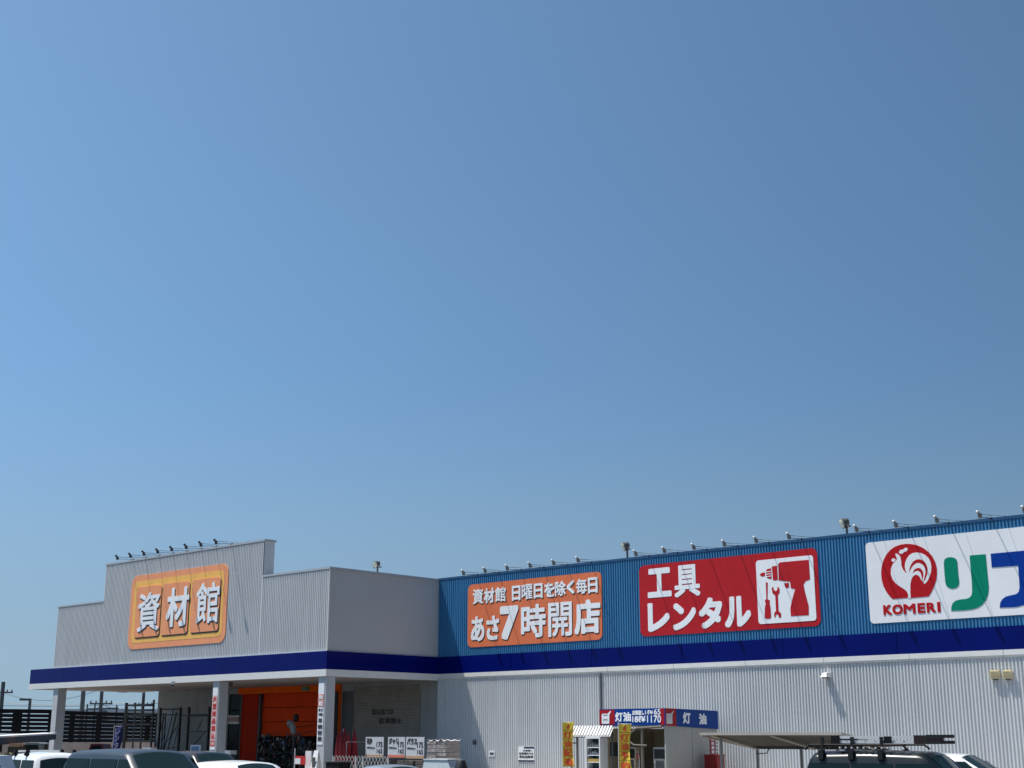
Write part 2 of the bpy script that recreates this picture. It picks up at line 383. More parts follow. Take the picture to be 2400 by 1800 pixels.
# orange sign on the blue wall
YB = Y0-.03
def sx(v): return v*SB
s2 = board('opening_hours_signboard', 'orange signboard with white characters announcing the 7 o\'clock opening on the blue wall', sx(-40.38), sx(-33.12), 6.22, 9.29, YB, orange_b, .28)
P2 = zoomed(1020, 1280, 4.809, YB-.04); yl = YB-.035
row1 = [('資', 425, 542, 482, 652), ('材', 550, 667, 472, 642), ('館', 675, 797, 458, 626), ('日', 865, 962, 445, 615), ('曜', 975, 1098, 428, 600), ('日', 1112, 1212, 420, 588),
        ('を', 1230, 1348, 408, 575), ('除', 1350, 1472, 392, 562), ('く', 1482, 1570, 385, 540), ('毎', 1588, 1712, 366, 538), ('日', 1722, 1832, 352, 530)]
row2 = [('あ', 405, 556, 792, 1075), ('さ', 578, 722, 782, 1060), ('7', 730, 942, 672, 1055), ('時', 968, 1248, 655, 1032), ('開', 1275, 1543, 632, 1018), ('店', 1568, 1865, 600, 992)]
lt = MB(); ls = MB()
for row, bd0 in ((row1, .04), (row2, .042)):
    for ch, a, b, c_, d in row:
        bd = {'資': .026, '館': .024, '曜': .018, '除': .028, '毎': .028, '時': .03, '開': .02, '7': .062, 'く': .06, 'あ': .036}.get(ch, bd0)
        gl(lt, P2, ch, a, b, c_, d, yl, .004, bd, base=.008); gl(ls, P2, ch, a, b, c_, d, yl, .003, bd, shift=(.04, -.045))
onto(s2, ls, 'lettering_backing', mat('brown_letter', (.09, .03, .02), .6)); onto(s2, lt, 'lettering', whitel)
# red sign
s3 = board('tool_rental_signboard', 'red signboard with white characters and a drill and wrench pictogram', sx(-31.28), sx(-23.63), 6.24, 9.35, YB, red_b, .28)
P3 = zoomed(1440, 1200, 3.95, YB-.04)
lt = MB()
for ch, a, b, c_, d in (('工', 306, 528, 518, 790), ('具', 553, 792, 488, 785), ('レ', 308, 514, 838, 1108), ('ン', 540, 757, 838, 1092), ('タ', 780, 1002, 790, 1078), ('ル', 1018, 1265, 778, 1066)):
    gl(lt, P3, ch, a, b, c_, d, yl, .006, {'具': .032}.get(ch, .055))
onto(s3, lt, 'lettering', whitel)
def shape(mb, P, pts, y, t=.012): return mb.prism([(P(*p).x, y, P(*p).z) for p in pts], (0, -t, 0))
q = MB(); a, b = P3(1322, 740), P3(1855, 700); zz1, zz0 = P3(1570, 425).z, P3(1600, 1022).z
q.prism([(x, yl, z) for x, z in rounded(a.x, b.x, zz0, zz1, .13)], (0, -.012, 0))
pic = onto(s3, q, 'pictogram_panel', whitel)
yi = yl-.012
q = MB()
for pts in ([(1518, 480), (1535, 466), (1800, 442), (1812, 625), (1770, 640), (1752, 672), (1765, 740), (1800, 870), (1800, 955), (1635, 965), (1630, 890), (1650, 800), (1675, 715), (1635, 705), (1628, 645), (1522, 634)],
            [(1458, 505), (1506, 495), (1514, 628), (1470, 634)], [(1405, 545), (1415, 530), (1450, 520), (1456, 620), (1420, 614), (1408, 590)], [(1345, 580), (1368, 562), (1395, 560), (1395, 590), (1366, 598)],
            [(1572, 660), (1615, 655), (1618, 700), (1585, 703)],
            [(1403, 655), (1412, 648), (1420, 658), (1418, 808), (1440, 818), (1438, 850), (1446, 880), (1452, 975), (1440, 988), (1402, 988), (1392, 972), (1395, 880), (1402, 850), (1393, 820), (1408, 806)],
            [(1457, 705), (1470, 690), (1477, 720), (1495, 735), (1511, 718), (1511, 690), (1528, 705), (1531, 742), (1514, 772), (1521, 918), (1542, 936), (1546, 962), (1536, 980), (1523, 976), (1520, 955), (1508, 945), (1494, 955), (1493, 980), (1480, 966), (1482, 934), (1498, 916), (1490, 772), (1465, 752)]):
    shape(q, P3, pts, yi, .008)
qq = onto(s3, q, 'pictogram', red_b)
q = MB()
for k in range(3): shape(q, P3, [(1404, 552+k*22), (1452, 545+k*22), (1453, 552+k*22), (1405, 559+k*22)], yi-.008, .003)
onto(s3, q, 'pictogram_gap', whitel)
# white logo sign
s4 = board('logo_signboard', 'white signboard with a red rooster emblem and green and blue characters', sx(-21.8), sx(-21.8)+14.5, 6.20, 9.33, YB, sign_white, .16)
P6 = zoomed(2030, 1230, 5.978, YB-.04)
disc = [(370, 1040), (330, 1000), (285, 940), (245, 865), (218, 770), (210, 670), (218, 580), (245, 490), (285, 415), (340, 350), (405, 305), (480, 278), (560, 267), (640, 270), (720, 288), (800, 325), (870, 378), (925, 440), (965, 515), (988, 600), (992, 690), (980, 780), (950, 865), (915, 940), (875, 1002), (750, 1015), (630, 1025), (585, 1022)]
shp = MB(); shape(shp, P6, disc, yl, .010); onto(s4, shp, 'emblem_disc', logo_red)
hen = [(415, 400), (440, 408), (468, 430), (484, 458), (492, 510), (497, 575), (520, 630), (548, 665), (575, 682), (552, 640), (543, 585), (548, 530), (570, 475), (605, 425), (650, 397), (705, 388), (765, 395), (825, 420), (875, 465), (905, 525), (916, 595), (908, 670), (885, 740), (855, 795), (820, 832), (805, 810), (790, 785), (770, 770), (752, 730), (722, 703), (690, 700), (660, 720), (635, 765), (622, 830), (620, 920), (626, 1027), (588, 1025), (592, 985), (575, 940), (540, 905), (480, 868), (420, 825), (372, 765), (347, 690), (350, 610), (375, 550), (412, 510), (432, 485), (425, 455), (408, 425)]
shp = MB(); shape(shp, P6, hen, yl-.010, .004)
shape(shp, P6, [(458, 385), (480, 352), (522, 344), (545, 322), (575, 322), (586, 345), (565, 372), (532, 380), (512, 404), (478, 408)], yl-.010, .004)
shape(shp, P6, [(355, 495), (365, 475), (390, 470), (413, 482), (408, 505), (390, 522), (365, 515)], yl-.010, .004)
onto(s4, shp, 'emblem_rooster', sign_white)
shp = MB()
shape(shp, P6, [(605, 668), (610, 610), (632, 555), (665, 510), (710, 485), (755, 483), (805, 503), (842, 550), (862, 610), (858, 690), (832, 760), (800, 808), (822, 725), (834, 665), (826, 605), (798, 560), (748, 533), (700, 537), (658, 570), (628, 615)], yl-.014, .003)
onto(s4, shp, 'emblem_feather', logo_red); shp = MB()
shape(shp, P6, [(652, 675), (678, 625), (725, 603), (765, 612), (798, 655), (804, 715), (786, 778), (778, 715), (762, 668), (732, 643), (700, 645), (672, 662)], yl-.014, .003)
onto(s4, shp, 'emblem_feather', logo_red); shp = MB()
shape(shp, P6, [(398, 420), (410, 418), (432, 470), (424, 476)], yl-.014, .003)
onto(s4, shp, 'emblem_beak', logo_red)
lt = MB(); a, b = P6(243, 1262), P6(1040, 1075)
for i, (ch, u0, u1) in enumerate((('K', 240, 358), ('O', 368, 512), ('M', 525, 690), ('E', 722, 828), ('R', 850, 975), ('I', 1000, 1042))):
    z1 = P6((u0+u1)/2, 1122-(u0-240)*.056).z; z0 = P6((u0+u1)/2, 1264-(u0-240)*.056).z
    text_on(lt, ch, P6(u0, 1190).x, P6(u1, 1160).x, z0, z1, Vector((0, yl, 0)), UX, UZ, OUT, .01, .06)
onto(s4, lt, 'lettering', logo_red)
shp = MB()
shape(shp, P6, [(1090, 560), (1091, 510), (1105, 478), (1140, 458), (1190, 453), (1235, 462), (1265, 485), (1276, 520), (1290, 700), (1303, 800), (1295, 850), (1265, 880), (1210, 895), (1160, 885), (1125, 855), (1110, 810), (1100, 700)], yl)
shape(shp, P6, [(1450, 430), (1672, 411), (1690, 600), (1708, 780), (1717, 870), (1710, 960), (1680, 1050), (1625, 1120), (1560, 1162), (1480, 1185), (1380, 1197), (1192, 1205), (1195, 1150), (1212, 1100), (1250, 1065), (1310, 1047), (1400, 1038), (1450, 1020), (1478, 985), (1486, 930), (1482, 820), (1465, 620)], yl)
onto(s4, shp, 'green_character', logo_green)
shp = MB()
shape(shp, P6, [(1745, 405), (2340, 350), (2365, 600), (2390, 850), (2378, 960), (2320, 1060), (2230, 1118), (2120, 1148), (2050, 1155), (1872, 1160), (1880, 1090), (1910, 1040), (1960, 1005), (2040, 985), (2105, 970), (2138, 940), (2150, 880), (2145, 780), (2130, 572), (1760, 598)], yl)
onto(s4, shp, 'blue_character', logo_blue)
print('signs done')

# ------------------------------------------------------------------ sign lamps on arms
def make_sign_lamp(bodym, headm, label, group):
    t = thing('sign_lamp', label, 'sign lamp', (0, 0, 0), 0, group)
    MB().tube([(0, .1, 0), (0, -.3, -.01), (0, -.94, -.06)], .014, 6).box(-.04, .04, -.02, .12, -.04, .04).build('arm', darkgrey, t)
    MB().tube([(.0, .05, .10), (0, -.9, .06)], .006, 5).tube([(.55, .02, .03), (0, -.9, .04)], .006, 5).build('brace', darkgrey, t)
    h = MB().lathe((0, -.94, -.08), (-.12, -.3, 1), [(.05, -.03), (.075, .0), (.08, .08), (.06, .16), (.04, .19)], 10).build('lamp_body', bodym, t, smooth=True)
    MB().lathe((-.03, -1.02, .08), (-.5, -.5, 1), [(.03, 0), (.055, .02), (.063, .05), (.045, .09), (.02, .105)], 10).build('lamp_cap', headm, t, smooth=True)
    return t
silver = mat('silver_paint', (.62, .63, .62), .35, .2); lampg = mat('lamp_grey', (.20, .20, .19), .5)
ordn = ['leftmost', 'second from left', 'third from left', 'fourth from left', 'fifth from left', 'sixth from left', 'seventh from left', 'rightmost']
p0 = make_sign_lamp(lampg, silver, '', 'silver sign lamps along the blue wall top')
first = True
above_o, above_r, above_w = 'above the orange hours sign', 'above the red tool sign', 'above the white rooster sign'
for grp, where, xs in (('a', above_o, [-47.02+k*(7.35/5) for k in range(6)]), ('b', above_r, [-36.36+k*(7.75/5) for k in range(6)]), ('c', above_w, [-25.60+k*1.655 for k in range(5)])):
    for k, x in enumerate(xs):
        o = p0 if first else copy_tree(p0); first = False
        o.location = (x+.13, Y0-.04, 9.76)
        o['label'] = 'silver sign lamp %s, %s' % (where, ordn[k] if not (grp != 'c' and k == 5) else 'rightmost')
p1 = make_sign_lamp(darkgrey, black, '', 'dark sign lamps along the gable top')
for k in range(8):
    o = p1 if k == 0 else copy_tree(p1)
    o.location = (-66.75+k*(9.25/7), Y1-.03, 11.55); o['label'] = 'dark sign lamp on the stepped grey gable, ' + ordn[k]

# floodlights on posts
def flood(px, py, Y, label, base, ang):
    p = PX(px, py, 'Y', Y); t = thing('floodlight', label, 'floodlight', (p.x, p.y, base), ang, 'floodlights on posts above the roof')
    h = p.z-base
    MB().tube([(0, 0, 0), (0, 0, h-.05)], .05, 8).build('pole', darkgrey, t)
    MB().box(-.32, .32, -.03, .03, h-.12, h-.07).build('cross_bar', darkgrey, t)
    hd = MB().lathe((0, -.05, h+.10), (0, -1, -.35), [(.06, -.16), (.13, -.12), (.17, .0), (.2, .14), (.2, .17)], 16).build('lamp_head', darkgrey, t, smooth=True)
    MB().lathe((0, -.05, h+.10), (0, -1, -.35), [(.18, .171), (.14, .19), (.05, .2)], 16).build('lens', lamp_glass, hd, smooth=True)
    MB().tube([(.2, 0, h-.08), (.2, -.02, h+.2), (.1, .02, h+.27)], .02, 6).tube([(-.2, 0, h-.08), (-.2, -.02, h+.15)], .02, 6).build('bracket', darkgrey, t)
flood(885, 1326, Y0+2.5, 'lone floodlight on a post standing above the shaded wing wall', 9.65, 0)
flood(1470, 1284, Y0+.9, 'floodlight on a post between the orange and the red sign', 9.66, rad(-30))
flood(1984, 1230, Y0+.9, 'floodlight on a post between the red and the white sign', 9.66, rad(-35))

# wall camera and wall lights
p = PX(1936, 1583, 'Y', Y0-.2)
t = thing('hooded_wall_lamp', 'small white hooded lamp sticking out of the grey wall under the trim', 'wall lamp', (p.x, Y0-.03, p.z))
MB().hexa([(-.16, -.36, -.07), (.13, -.36, -.07), (.13, -.05, -.07), (-.16, -.05, -.07)], [(-.07, -.28, .10), (.09, -.28, .10), (.11, -.05, .12), (-.07, -.05, .12)]).build('hood', white, t)
MB().box(-.11, .08, -.32, -.08, -.11, -.072).build('lens', black, t); MB().box(-.03, .14, -.06, .01, -.1, .13).build('bracket', white, t)
MB().tube([(.04, -.02, .2), (.04, -.02, .95)], .012, 6).build('conduit', trimw, t)
for k, (px, lab) in enumerate(((2331, 'left cream box lamp of the pair high on the grey wall'), (2361, 'right cream box lamp of the pair high on the grey wall'))):
    p = PX(px, 1581, 'Y', Y0-.15)
    t = thing('box_lamp', lab, 'wall lamp', (p.x, Y0-.03, p.z), 0, 'pair of cream box lamps')
    MB().hexa([(-.16, -.15, -.15), (.16, -.15, -.15), (.16, -.03, -.15), (-.16, -.03, -.15)], [(-.165, -.165, .14), (.165, -.165, .14), (.165, -.03, .16), (-.165, -.03, .16)]).build('shade', cream, t)
    gr = MB()
    for j in range(5): gr.box(-.142, .142, -.172, -.155, -.1+j*.048, -.088+j*.048)
    gr.build('louvre', mat('cream_dark', (.5, .42, .25), .5), t); MB().box(-.08, .08, -.13, -.05, -.19, -.132).build('socket', darkgrey, t)

# notices on the wall
def notice(px0, px1, py0, py1, name, label, rows, head=None, foot=None, Y=Y0-.03, parentless=True):
    a, b = PX(px0, (py0+py1)/2, 'Y', Y), PX(px1, (py0+py1)/2, 'Y', Y); z1 = PX((px0+px1)/2, py0, 'Y', Y).z; z0 = PX((px0+px1)/2, py1, 'Y', Y).z
    t = thing(name, label, 'notice', (a.x, Y, z0)); W, H = b.x-a.x, z1-z0
    MB().box(0, W, -.03, 0, 0, H).build('panel', sign_white, t)
    if head: MB().box(*(W*head[0], W*head[1]), -.036, -.03, H*head[2], H*head[3]).build('header', navyp, t)
    if foot: MB().box(0, W, -.036, -.03, 0, H*foot).build('footer', navyp, t)
    tb = MB()
    for s, x0, x1, z0_, z1_ in rows: text_on(tb, s, W*x0, W*x1, H*z0_, H*z1_, Vector((0, -.03, 0)), UX, UZ, OUT, .004, .02)
    if rows: tb.build('lettering', darkl, t, recalc=False)
    return t
navyp = mat('navy_print', (.01, .015, .07), .5)
notice(1216, 1253, 1750, 1785, 'wall_notice', 'white notice board with navy bars fixed to the grey ribbed wall', [('お客様へ', .3, .9, .68, .8), ('駐車場内での', .05, .95, .46, .62), ('事故盗難等', .05, .95, .24, .4)], (.35, 1, .88, .99), .1)
notice(1147, 1160, 1760, 1773, 'small_wall_plate', 'tiny white plate on the grey wall left of the notice board', [('禁煙', .15, .85, .3, .75)])
# vertical signs on the columns
def colsign(x0, x1, z0, z1, label, cells):
    y = Y1-.022
    t = thing('column_sign', label, 'sign', (x0, y, z0)); W, H = x1-x0, z1-z0
    MB().box(0, W, -.02, 0, 0, H).build('panel', sign_white, t)
    pinks = MB(); reds = MB(); tw = MB(); td = MB(); tr = MB()
    for s, z0_, z1_, st in cells:
        if st in ('red', 'org'): reds.box(.01, W-.01, -.024, -.0201, z0_, z1_)
        if st == 'pinkcell': pinks.box(.0, W, -.023, -.0201, z0_-.0, z1_)
        tgt = {'red': tw, 'org': tw, 'dark': td, 'pinkcell': tr}[st]; d = (z1_-z0_)
        text_on(tgt, s, W*.12, W*.88, z0_+d*.1, z1_-d*.1, Vector((0, -.0245, 0)), UX, UZ, OUT, .004, .03)
    if pinks.v: pinks.build('pale_cell', mat('pink_print', (.78, .52, .48), .5), t)
    if reds.v: reds.build('coloured_cell', mat('salmon_print', (.72, .14, .06), .5), t)
    for m_, q, nm in ((whitel, tw, 'white_lettering'), (darkl, td, 'dark_lettering'), (red_cloth, tr, 'red_lettering')):
        if q.v: q.build(nm, m_, t, recalc=False)
z0, z1 = 1.35, 4.36
cells = [(c, z1-z0-.36-(i+1)*.36, z1-z0-.36-i*.36-.02, 'pinkcell') for i, c in enumerate('大型商品積込口')]
colsign(-58.42, -58.0, z0, z1, 'tall white sign with red characters on the middle canopy column', cells)
cells = [('資材', 3.62-1.62, 3.87-1.62, 'org'), ('館', 3.30-1.62, 3.58-1.62, 'org'), ('あさ', 3.10-1.62, 3.25-1.62, 'dark'), ('7時', 2.88-1.62, 3.05-1.62, 'dark')]
cells += [(c, 2.83-1.62-(i+1)*.27, 2.83-1.62-i*.27-.02, 'dark') for i, c in enumerate('早朝営業')]
colsign(-50.09, -49.68, 1.62, 4.37, 'tall white sign with black characters on the corner column', cells)
print('lamps done')

# ------------------------------------------------------------------ kerosene kiosk
kx0, kx1, ky0, ky1 = -35.75, -32.5, 44.0, 47.55
kgrey = mat('kiosk_panel', (.36, .36, .34), .55, var=.06)
kk = thing('kerosene_kiosk', 'small grey kerosene filling kiosk with a blue and red sign band round its roof', 'kiosk', (kx0, ky0, 0))
def K(mb, name, m, parent=None, **k):
    o = mb.build(name, m, **k); o.parent = parent or kk
    if parent is None: o.location = -Vector(kk.location)
    return o
K(MB().box(kx1-.06, kx1, ky0+.0, ky0+1.75, .12, 2.38).box(kx1-.06, kx1-.004, ky0+1.78, ky1, .12, 2.34), 'side_wall', kgrey)
K(MB().box(kx0, kx1-.06, ky1-.08, ky1, .12, 2.3), 'rear_wall', beige)
K(MB().box(kx0, kx0+.06, ky0+.12, ky1-.085, .12, 2.3), 'left_wall', beige)
MB().box(kx0+.061, kx0+.10, ky0+.5, ky0+1.0, 1.2, 1.75).pieces('meter_box', darkgrey, kk, -Vector(kk.location))
K(MB().box(kx0, kx1, ky0, ky1, 2.38, 2.45), 'roof', kgrey)
zf0, zf1 = 2.41, 3.06
K(MB().box(kx0, kx1, ky0-.06, ky0, zf0, zf1), 'front_sign', ksign_blue)
def side_quad(mb, v0, v1, out, h0=0., h1=1., t=.01):
    """panel on the kiosk's sloping side band; v along Y 0..1, h over its height"""
    def p(v, h):
        zb = 2.40+(2.27-2.40)*v; zt = 3.06+(3.0-3.06)*v
        return Vector((kx1+out, ky0-.06+(ky1-ky0+.06)*v, zb+(zt-zb)*h))
    return mb.hexa([p(v0, h0), p(v1, h0), p(v1, h1), p(v0, h1)], [q+Vector((t, 0, 0)) for q in (p(v0, h0), p(v1, h0), p(v1, h1), p(v0, h1))])
K(side_quad(MB(), 0, 1, .003, t=.05), 'side_sign', ksign_blue)
MB().box(kx0+.0, kx0+.78, ky0-.066, ky0-.06, zf0+.04, zf1-.03).box(kx1-.2, kx1, ky0-.066, ky0-.06, zf0+.02, zf1).pieces('front_red_field', ksign_red, kk, -Vector(kk.location))
K(side_quad(MB(), 0.0, .2, .054, t=.006), 'side_red_field', ksign_red)
def jerry(P):
    return [P(*q) for q in ((.02, 0), (.72, 0), (.78, .06), (.78, .7), (.98, .96), (.9, 1.0), (.62, .8), (.55, .8), (.1, .8), (0, .72), (0, .05))]
K(MB().prism(jerry(lambda a, b: (kx0+.12+a*.5, ky0-.0665, zf0+.07+b*.5)), (0, -.006, 0)), 'front_can_symbol', whitel)
for yy in (.22, .40):
    for sx_ in (1, -1): MB().hexa([(kx0+.2, ky0-.0765, zf0+yy-.03*sx_), (kx0+.42, ky0-.0765, zf0+yy+.03*sx_), (kx0+.42, ky0-.0725, zf0+yy+.03*sx_), (kx0+.2, ky0-.0725, zf0+yy-.03*sx_)], [(kx0+.2, ky0-.0765, zf0+yy-.03*sx_+.025), (kx0+.42, ky0-.0765, zf0+yy+.03*sx_+.025), (kx0+.42, ky0-.0725, zf0+yy+.03*sx_+.025), (kx0+.2, ky0-.0725, zf0+yy-.03*sx_+.025)]).build('can_rib', mat('mid_grey', (.3, .28, .3), .6), kk, -Vector(kk.location))
K(MB().prism(jerry(lambda a, b: (kx1+.061, ky0-.0+a*.5, zf0+.05+b*.5)), (.006, 0, 0)), 'side_can_symbol', mat('grey_white', (.6, .6, .6), .5))
b = MB()
yk = ky0-.06
o_ = Vector((0, yk, 0))
for s, a0, a1, c0, c1, bd in (('灯', .81, 1.2, .15, .52, .05), ('油', 1.22, 1.62, .15, .52, .05), ('店頭渡し', 1.68, 2.28, .40, .58, .04), ('1ℓ¥', 2.33, 2.72, .42, .58, .03), ('65', 2.76, 3.08, .40, .62, .02), ('18ℓ¥', 1.68, 2.34, .12, .37, .04), ('1170', 2.42, 3.10, .10, .38, .02)):
    text_on(b, s, kx0+a0, kx0+a1, zf0+c0, zf0+c1, o_, UX, UZ, OUT, .006, bd)
K(b, 'front_lettering', whitel, recalc=False)
b = MB(); o_ = Vector((kx1+.054, 0, 0))
text_on(b, '灯', ky0+1.1, ky0+1.62, 2.48, 2.92, o_, Vector((0, 1, 0)), UZ, Vector((1, 0, 0)), .006, .05)
text_on(b, '油', ky0+2.2, ky0+2.72, 2.45, 2.88, o_, Vector((0, 1, 0)), UZ, Vector((1, 0, 0)), .006, .05)
K(b, 'side_lettering', whitel, recalc=False)
# curved canopy hood and post at the front
K(MB().tube([(kx0+1.55, ky0-.1, 1.55), (kx0+1.5, ky0-.1, 1.85), (kx0+1.62, ky0-.1, 2.12), (kx0+1.9, ky0-.1, 2.3), (kx1-.1, ky0-.1, 2.36)], .05, 8).tube([(kx0+1.55, ky0-.1, 1.78), (kx0+1.75, ky0-.1, 1.66), (kx0+2.4, ky0-.1, 1.64)], .035, 8), 'hood_frame', mat('brown_frame', (.14, .12, .10), .5), smooth=True)
MB().tube([(kx0+2.15, ky0-.05, .12), (kx0+2.15, ky0-.05, 2.32)], .06, 8).tube([(kx0+.08, ky0-.05, .12), (kx0+.08, ky0-.05, 2.38)], .05, 8).pieces('post', mat('brown_post', (.16, .14, .12), .5), kk, -Vector(kk.location))
# notices on the side wall
t = thing('vertical_red_notice', 'narrow dark red notice with white characters on the kiosk side', 'notice', (kx1+.002, ky0+2.98, 1.25))
MB().box(0, .012, 0, .36, 0, .72).build('panel', mat('dark_red', (.30, .01, .02), .5), t)
b = MB()
for i, c in enumerate('火気厳禁'): text_on(b, c, .08, .28, .56-i*.165, .69-i*.165, Vector((.012, 0, 0)), Vector((0, 1, 0)), UZ, Vector((1, 0, 0)), .004, .04)
b.build('lettering', whitel, t, recalc=False)
t = thing('side_notice', 'narrow white notice with small black characters beside the red one', 'notice', (kx1+.002, ky0+3.42-.02, 1.25))
MB().box(0, .01, 0, .14, 0, .72).build('panel', sign_white, t)
b = MB()
for i, c in enumerate('給油取扱所'): text_on(b, c, .03, .12, .58-i*.14, .67-i*.14, Vector((.01, 0, 0)), Vector((0, 1, 0)), UZ, Vector((1, 0, 0)), .004, .04)
b.build('lettering', darkl, t, recalc=False)
# dispensers
def dispenser(x, y, label, m1):
    t = thing('fuel_dispenser', label, 'fuel dispenser', (x, y, .12))
    MB().box(-.3, .3, -.25, .25, 0, 1.45).build('cabinet', m1, t); MB().box(-.26, .26, -.262, -.25, 1.02, 1.38).build('display', black, t)
    MB().box(-.2, .2, -.258, -.25, .45, .95).build('front_panel', darkgrey, t)
    MB().tube([(.32, -.1, 1.3), (.42, -.15, .9), (.38, -.15, .3), (.33, -.1, .6), (.34, -.05, 1.0)], .02, 6).build('hose', white, t, smooth=True)
    MB().box(.3, .36, -.14, -.04, .95, 1.2).build('nozzle', red_cloth, t)
dispenser(kx1-.5, ky0+.5, 'grey kerosene dispenser with a dark display inside the kiosk', kgrey)
dispenser(kx0+.95, ky0+.9, 'cream kerosene dispenser behind the banner in the kiosk', beige)
# vending cabinet under the ribbed awning
vx0, vx1, vy = PX(1372, 1750, 'Y', 43.3).x, PX(1406, 1750, 'Y', 43.3).x, 43.3
t = thing('shelf_cabinet', 'white framed open cabinet with shelves under the ribbed awning', 'cabinet', (vx0, vy, .12)); W = vx1-vx0
MB().box(0, .05, 0, .5, 0, 1.86).box(W-.05, W, 0, .5, 0, 1.86).box(.05, W-.05, 0, .5, 1.78, 1.86).box(.05, W-.05, .45, .5, 0, 1.78).build('frame', white, t)
b = MB()
for z in (.45, .85, 1.12, 1.42): b.box(.05, W-.05, .02, .45, z, z+.03)
b.build('shelf', plastic_w, t)
MB().box(.051, W-.051, .40, .44, .1, 1.77).build('back_panel', mat('teal_panel', (.05, .10, .12), .5), t)
b = MB()
for z in (.48, .88, 1.15, 1.45):
    for k in range(5): b.box(.08+k*.11, .15+k*.11, .05, .3, z, z+random.uniform(.08, .2))
b.build('bottles', mat('bottle_grey', (.16, .18, .2), .4, var=.5, scale=14), t)
MB().box(.08, W-.1, .03, .4, .88, 1.0).build('stock', mat('gold_tin', (.45, .3, .08), .4), t)
ax0, ax1 = PX(1336, 1715, 'Y', 43.6).x, PX(1436, 1715, 'Y', 43.6).x
t = thing('ribbed_awning', 'white ribbed sheet awning beside the kerosene kiosk', 'awning', (ax0, 43.4, .12))
b = MB(); n = 15; W = ax1-ax0
for k in range(n):
    xa = k*W/n; xb = xa+W/n*.55; xc = xa+W/n
    b.add([(xa, 0, 1.93), (xb, 0, 1.93), (xa, .26, 2.29), (xb, .26, 2.29)], [(0, 1, 3, 2)])
    b.add([(xa, 0, 1.85), (xb, 0, 1.85), (xc, 0, 1.85), (xb, 0, 1.93), (xa, 0, 1.93)], [(0, 1, 3, 4)])
    b.add([(xb, 0, 1.85), (xc, 0, 1.85), (xb, .26, 2.21), (xc, .26, 2.21)], [(0, 1, 3, 2)])
    b.add([(xb, 0, 1.85), (xb, .26, 2.21), (xb, .26, 2.29), (xb, 0, 1.93), (xa, 0, 1.85), (xa, .26, 2.21), (xa, .26, 2.29), (xa, 0, 1.93)], [(0, 1, 2, 3), (4, 5, 6, 7)])
b.build('sheet', mat('awning_white', (.72, .71, .68), .5), t, recalc=False)
MB().box(-.02, W+.02, -.03, .0, 1.82, 1.86).box(.02, .07, .20, .25, 0, 2.15).box(W-.07, W-.02, .20, .25, 0, 2.15).box(.45, .52, .05, .1, 0, 1.83).box(-.02, .45, .06, .1, 1.58, 1.63).build('frame', darkgrey, t)
t = thing('hanging_tarpaulin', 'pale grey tarpaulin hanging in folds between cabinet and banner', 'tarpaulin', (vx1+.2, 44.6, .12))
MB().grid(lambda u, v: Vector((u*.42*(.5+.5*(1-v)), .08*math.sin(u*16)*(1-v*.5), v*1.35)), 24, 6).build('cloth', mat('tarp', (.55, .56, .55), .6), t, smooth=True, recalc=False)
tag(MB().box(0, .5, 0, .02, 0, .13).build('small_dark_sign', navyp, loc=(vx1+.12, 44.45, 1.66)), 'small dark sign hanging behind the glass cabinet', 'sign')

# yellow banners
def nobori(px, pyt, Y, label, chars, lean, ph):
    p = PX(px, pyt, 'Y', Y)
    t = thing('banner_flag', label, 'banner', (p.x, Y, .0), rad(28), 'yellow kerosene banners'); H = p.z
    MB().tube([(-.02, 0, 0), (-.02+lean*.1, 0, H+.06)], .015, 6).tube([(0, 0, H-.02), (.52, 0, H-.03)], .01, 6).build('pole', white, t)
    MB().lathe((0, 0, 0), (0, 0, 1), [(.22, 0), (.24, .06), (.2, .14), (.05, .16)], 14).build('base', plastic_w, t)
    def wv(u, v):
        zz = H-.02-v*1.75; a = math.sin(u*4+v*7+ph)*.05+math.sin(v*3+ph)*.04
        return Vector((.02+u*(.50-.10*math.sin(v*math.pi)), a*u, zz))
    MB().grid(lambda u, v: wv(u, v), 12, 40).build('cloth', yellow, t, smooth=True, recalc=False)
    b = MB()
    def cell(v0, v1, u0, u1): return lambda a, c: wv(u0+(u1-u0)*a, v0+(v1-v0)*(1-c))+Vector((0, -.006, 0))
    q = MB(); C = cell(.03, .17, .3, .72)
    fl = [(.5, 1), (.68, .75), (.85, .4), (.8, .12), (.5, 0), (.2, .12), (.15, .4), (.32, .75)]
    q.add([C(a, c) for a, c in fl], [tuple(range(8))]); q.build('flame_symbol', orange_t, t, recalc=False)
    q = MB()
    for i in range(len(chars)+1): c = .2+i*.2; q.grid(lambda u, v: wv(.02+.96*u, c-.015+.01*v)+Vector((0, -.005, 0)), 8, 1)
    q.build('divider', mat('olive_print', (.16, .13, .02), .7), t, recalc=False)
    q = MB()
    for i, ch in enumerate(chars):
        if ch not in _gc: _gc[ch] = glyph(ch, 0)
        v_, f_, _ = _gc[ch]; C = cell(.205+i*.2, .38+i*.2, .06, .94); x0 = min(a for a, _b in v_); x1 = max(a for a, _b in v_); y0 = min(c for _b, c in v_); y1 = max(c for _b, c in v_)
        for ox, oz in ((0, 0), (.05, 0), (0, .05), (-.05, 0), (0, -.05), (.03, .03), (-.03, -.03)):
            k = len(q.v); dd = Vector((0, -.002*abs(ox*20+oz*11+1), 0))
            q.v += [tuple(C((a-x0)/(x1-x0)*.86+.07+ox, (c-y0)/(y1-y0)*.86+.07+oz)+dd) for a, c in v_]; q.f += [tuple(k+i_ for i_ in ff) for ff in f_]
    q.build('lettering', orange_t, t, recalc=False)
nobori(1317, 1691, 43.0, 'yellow banner with orange characters left of the ribbed awning', '灯油配達', 0, .3)
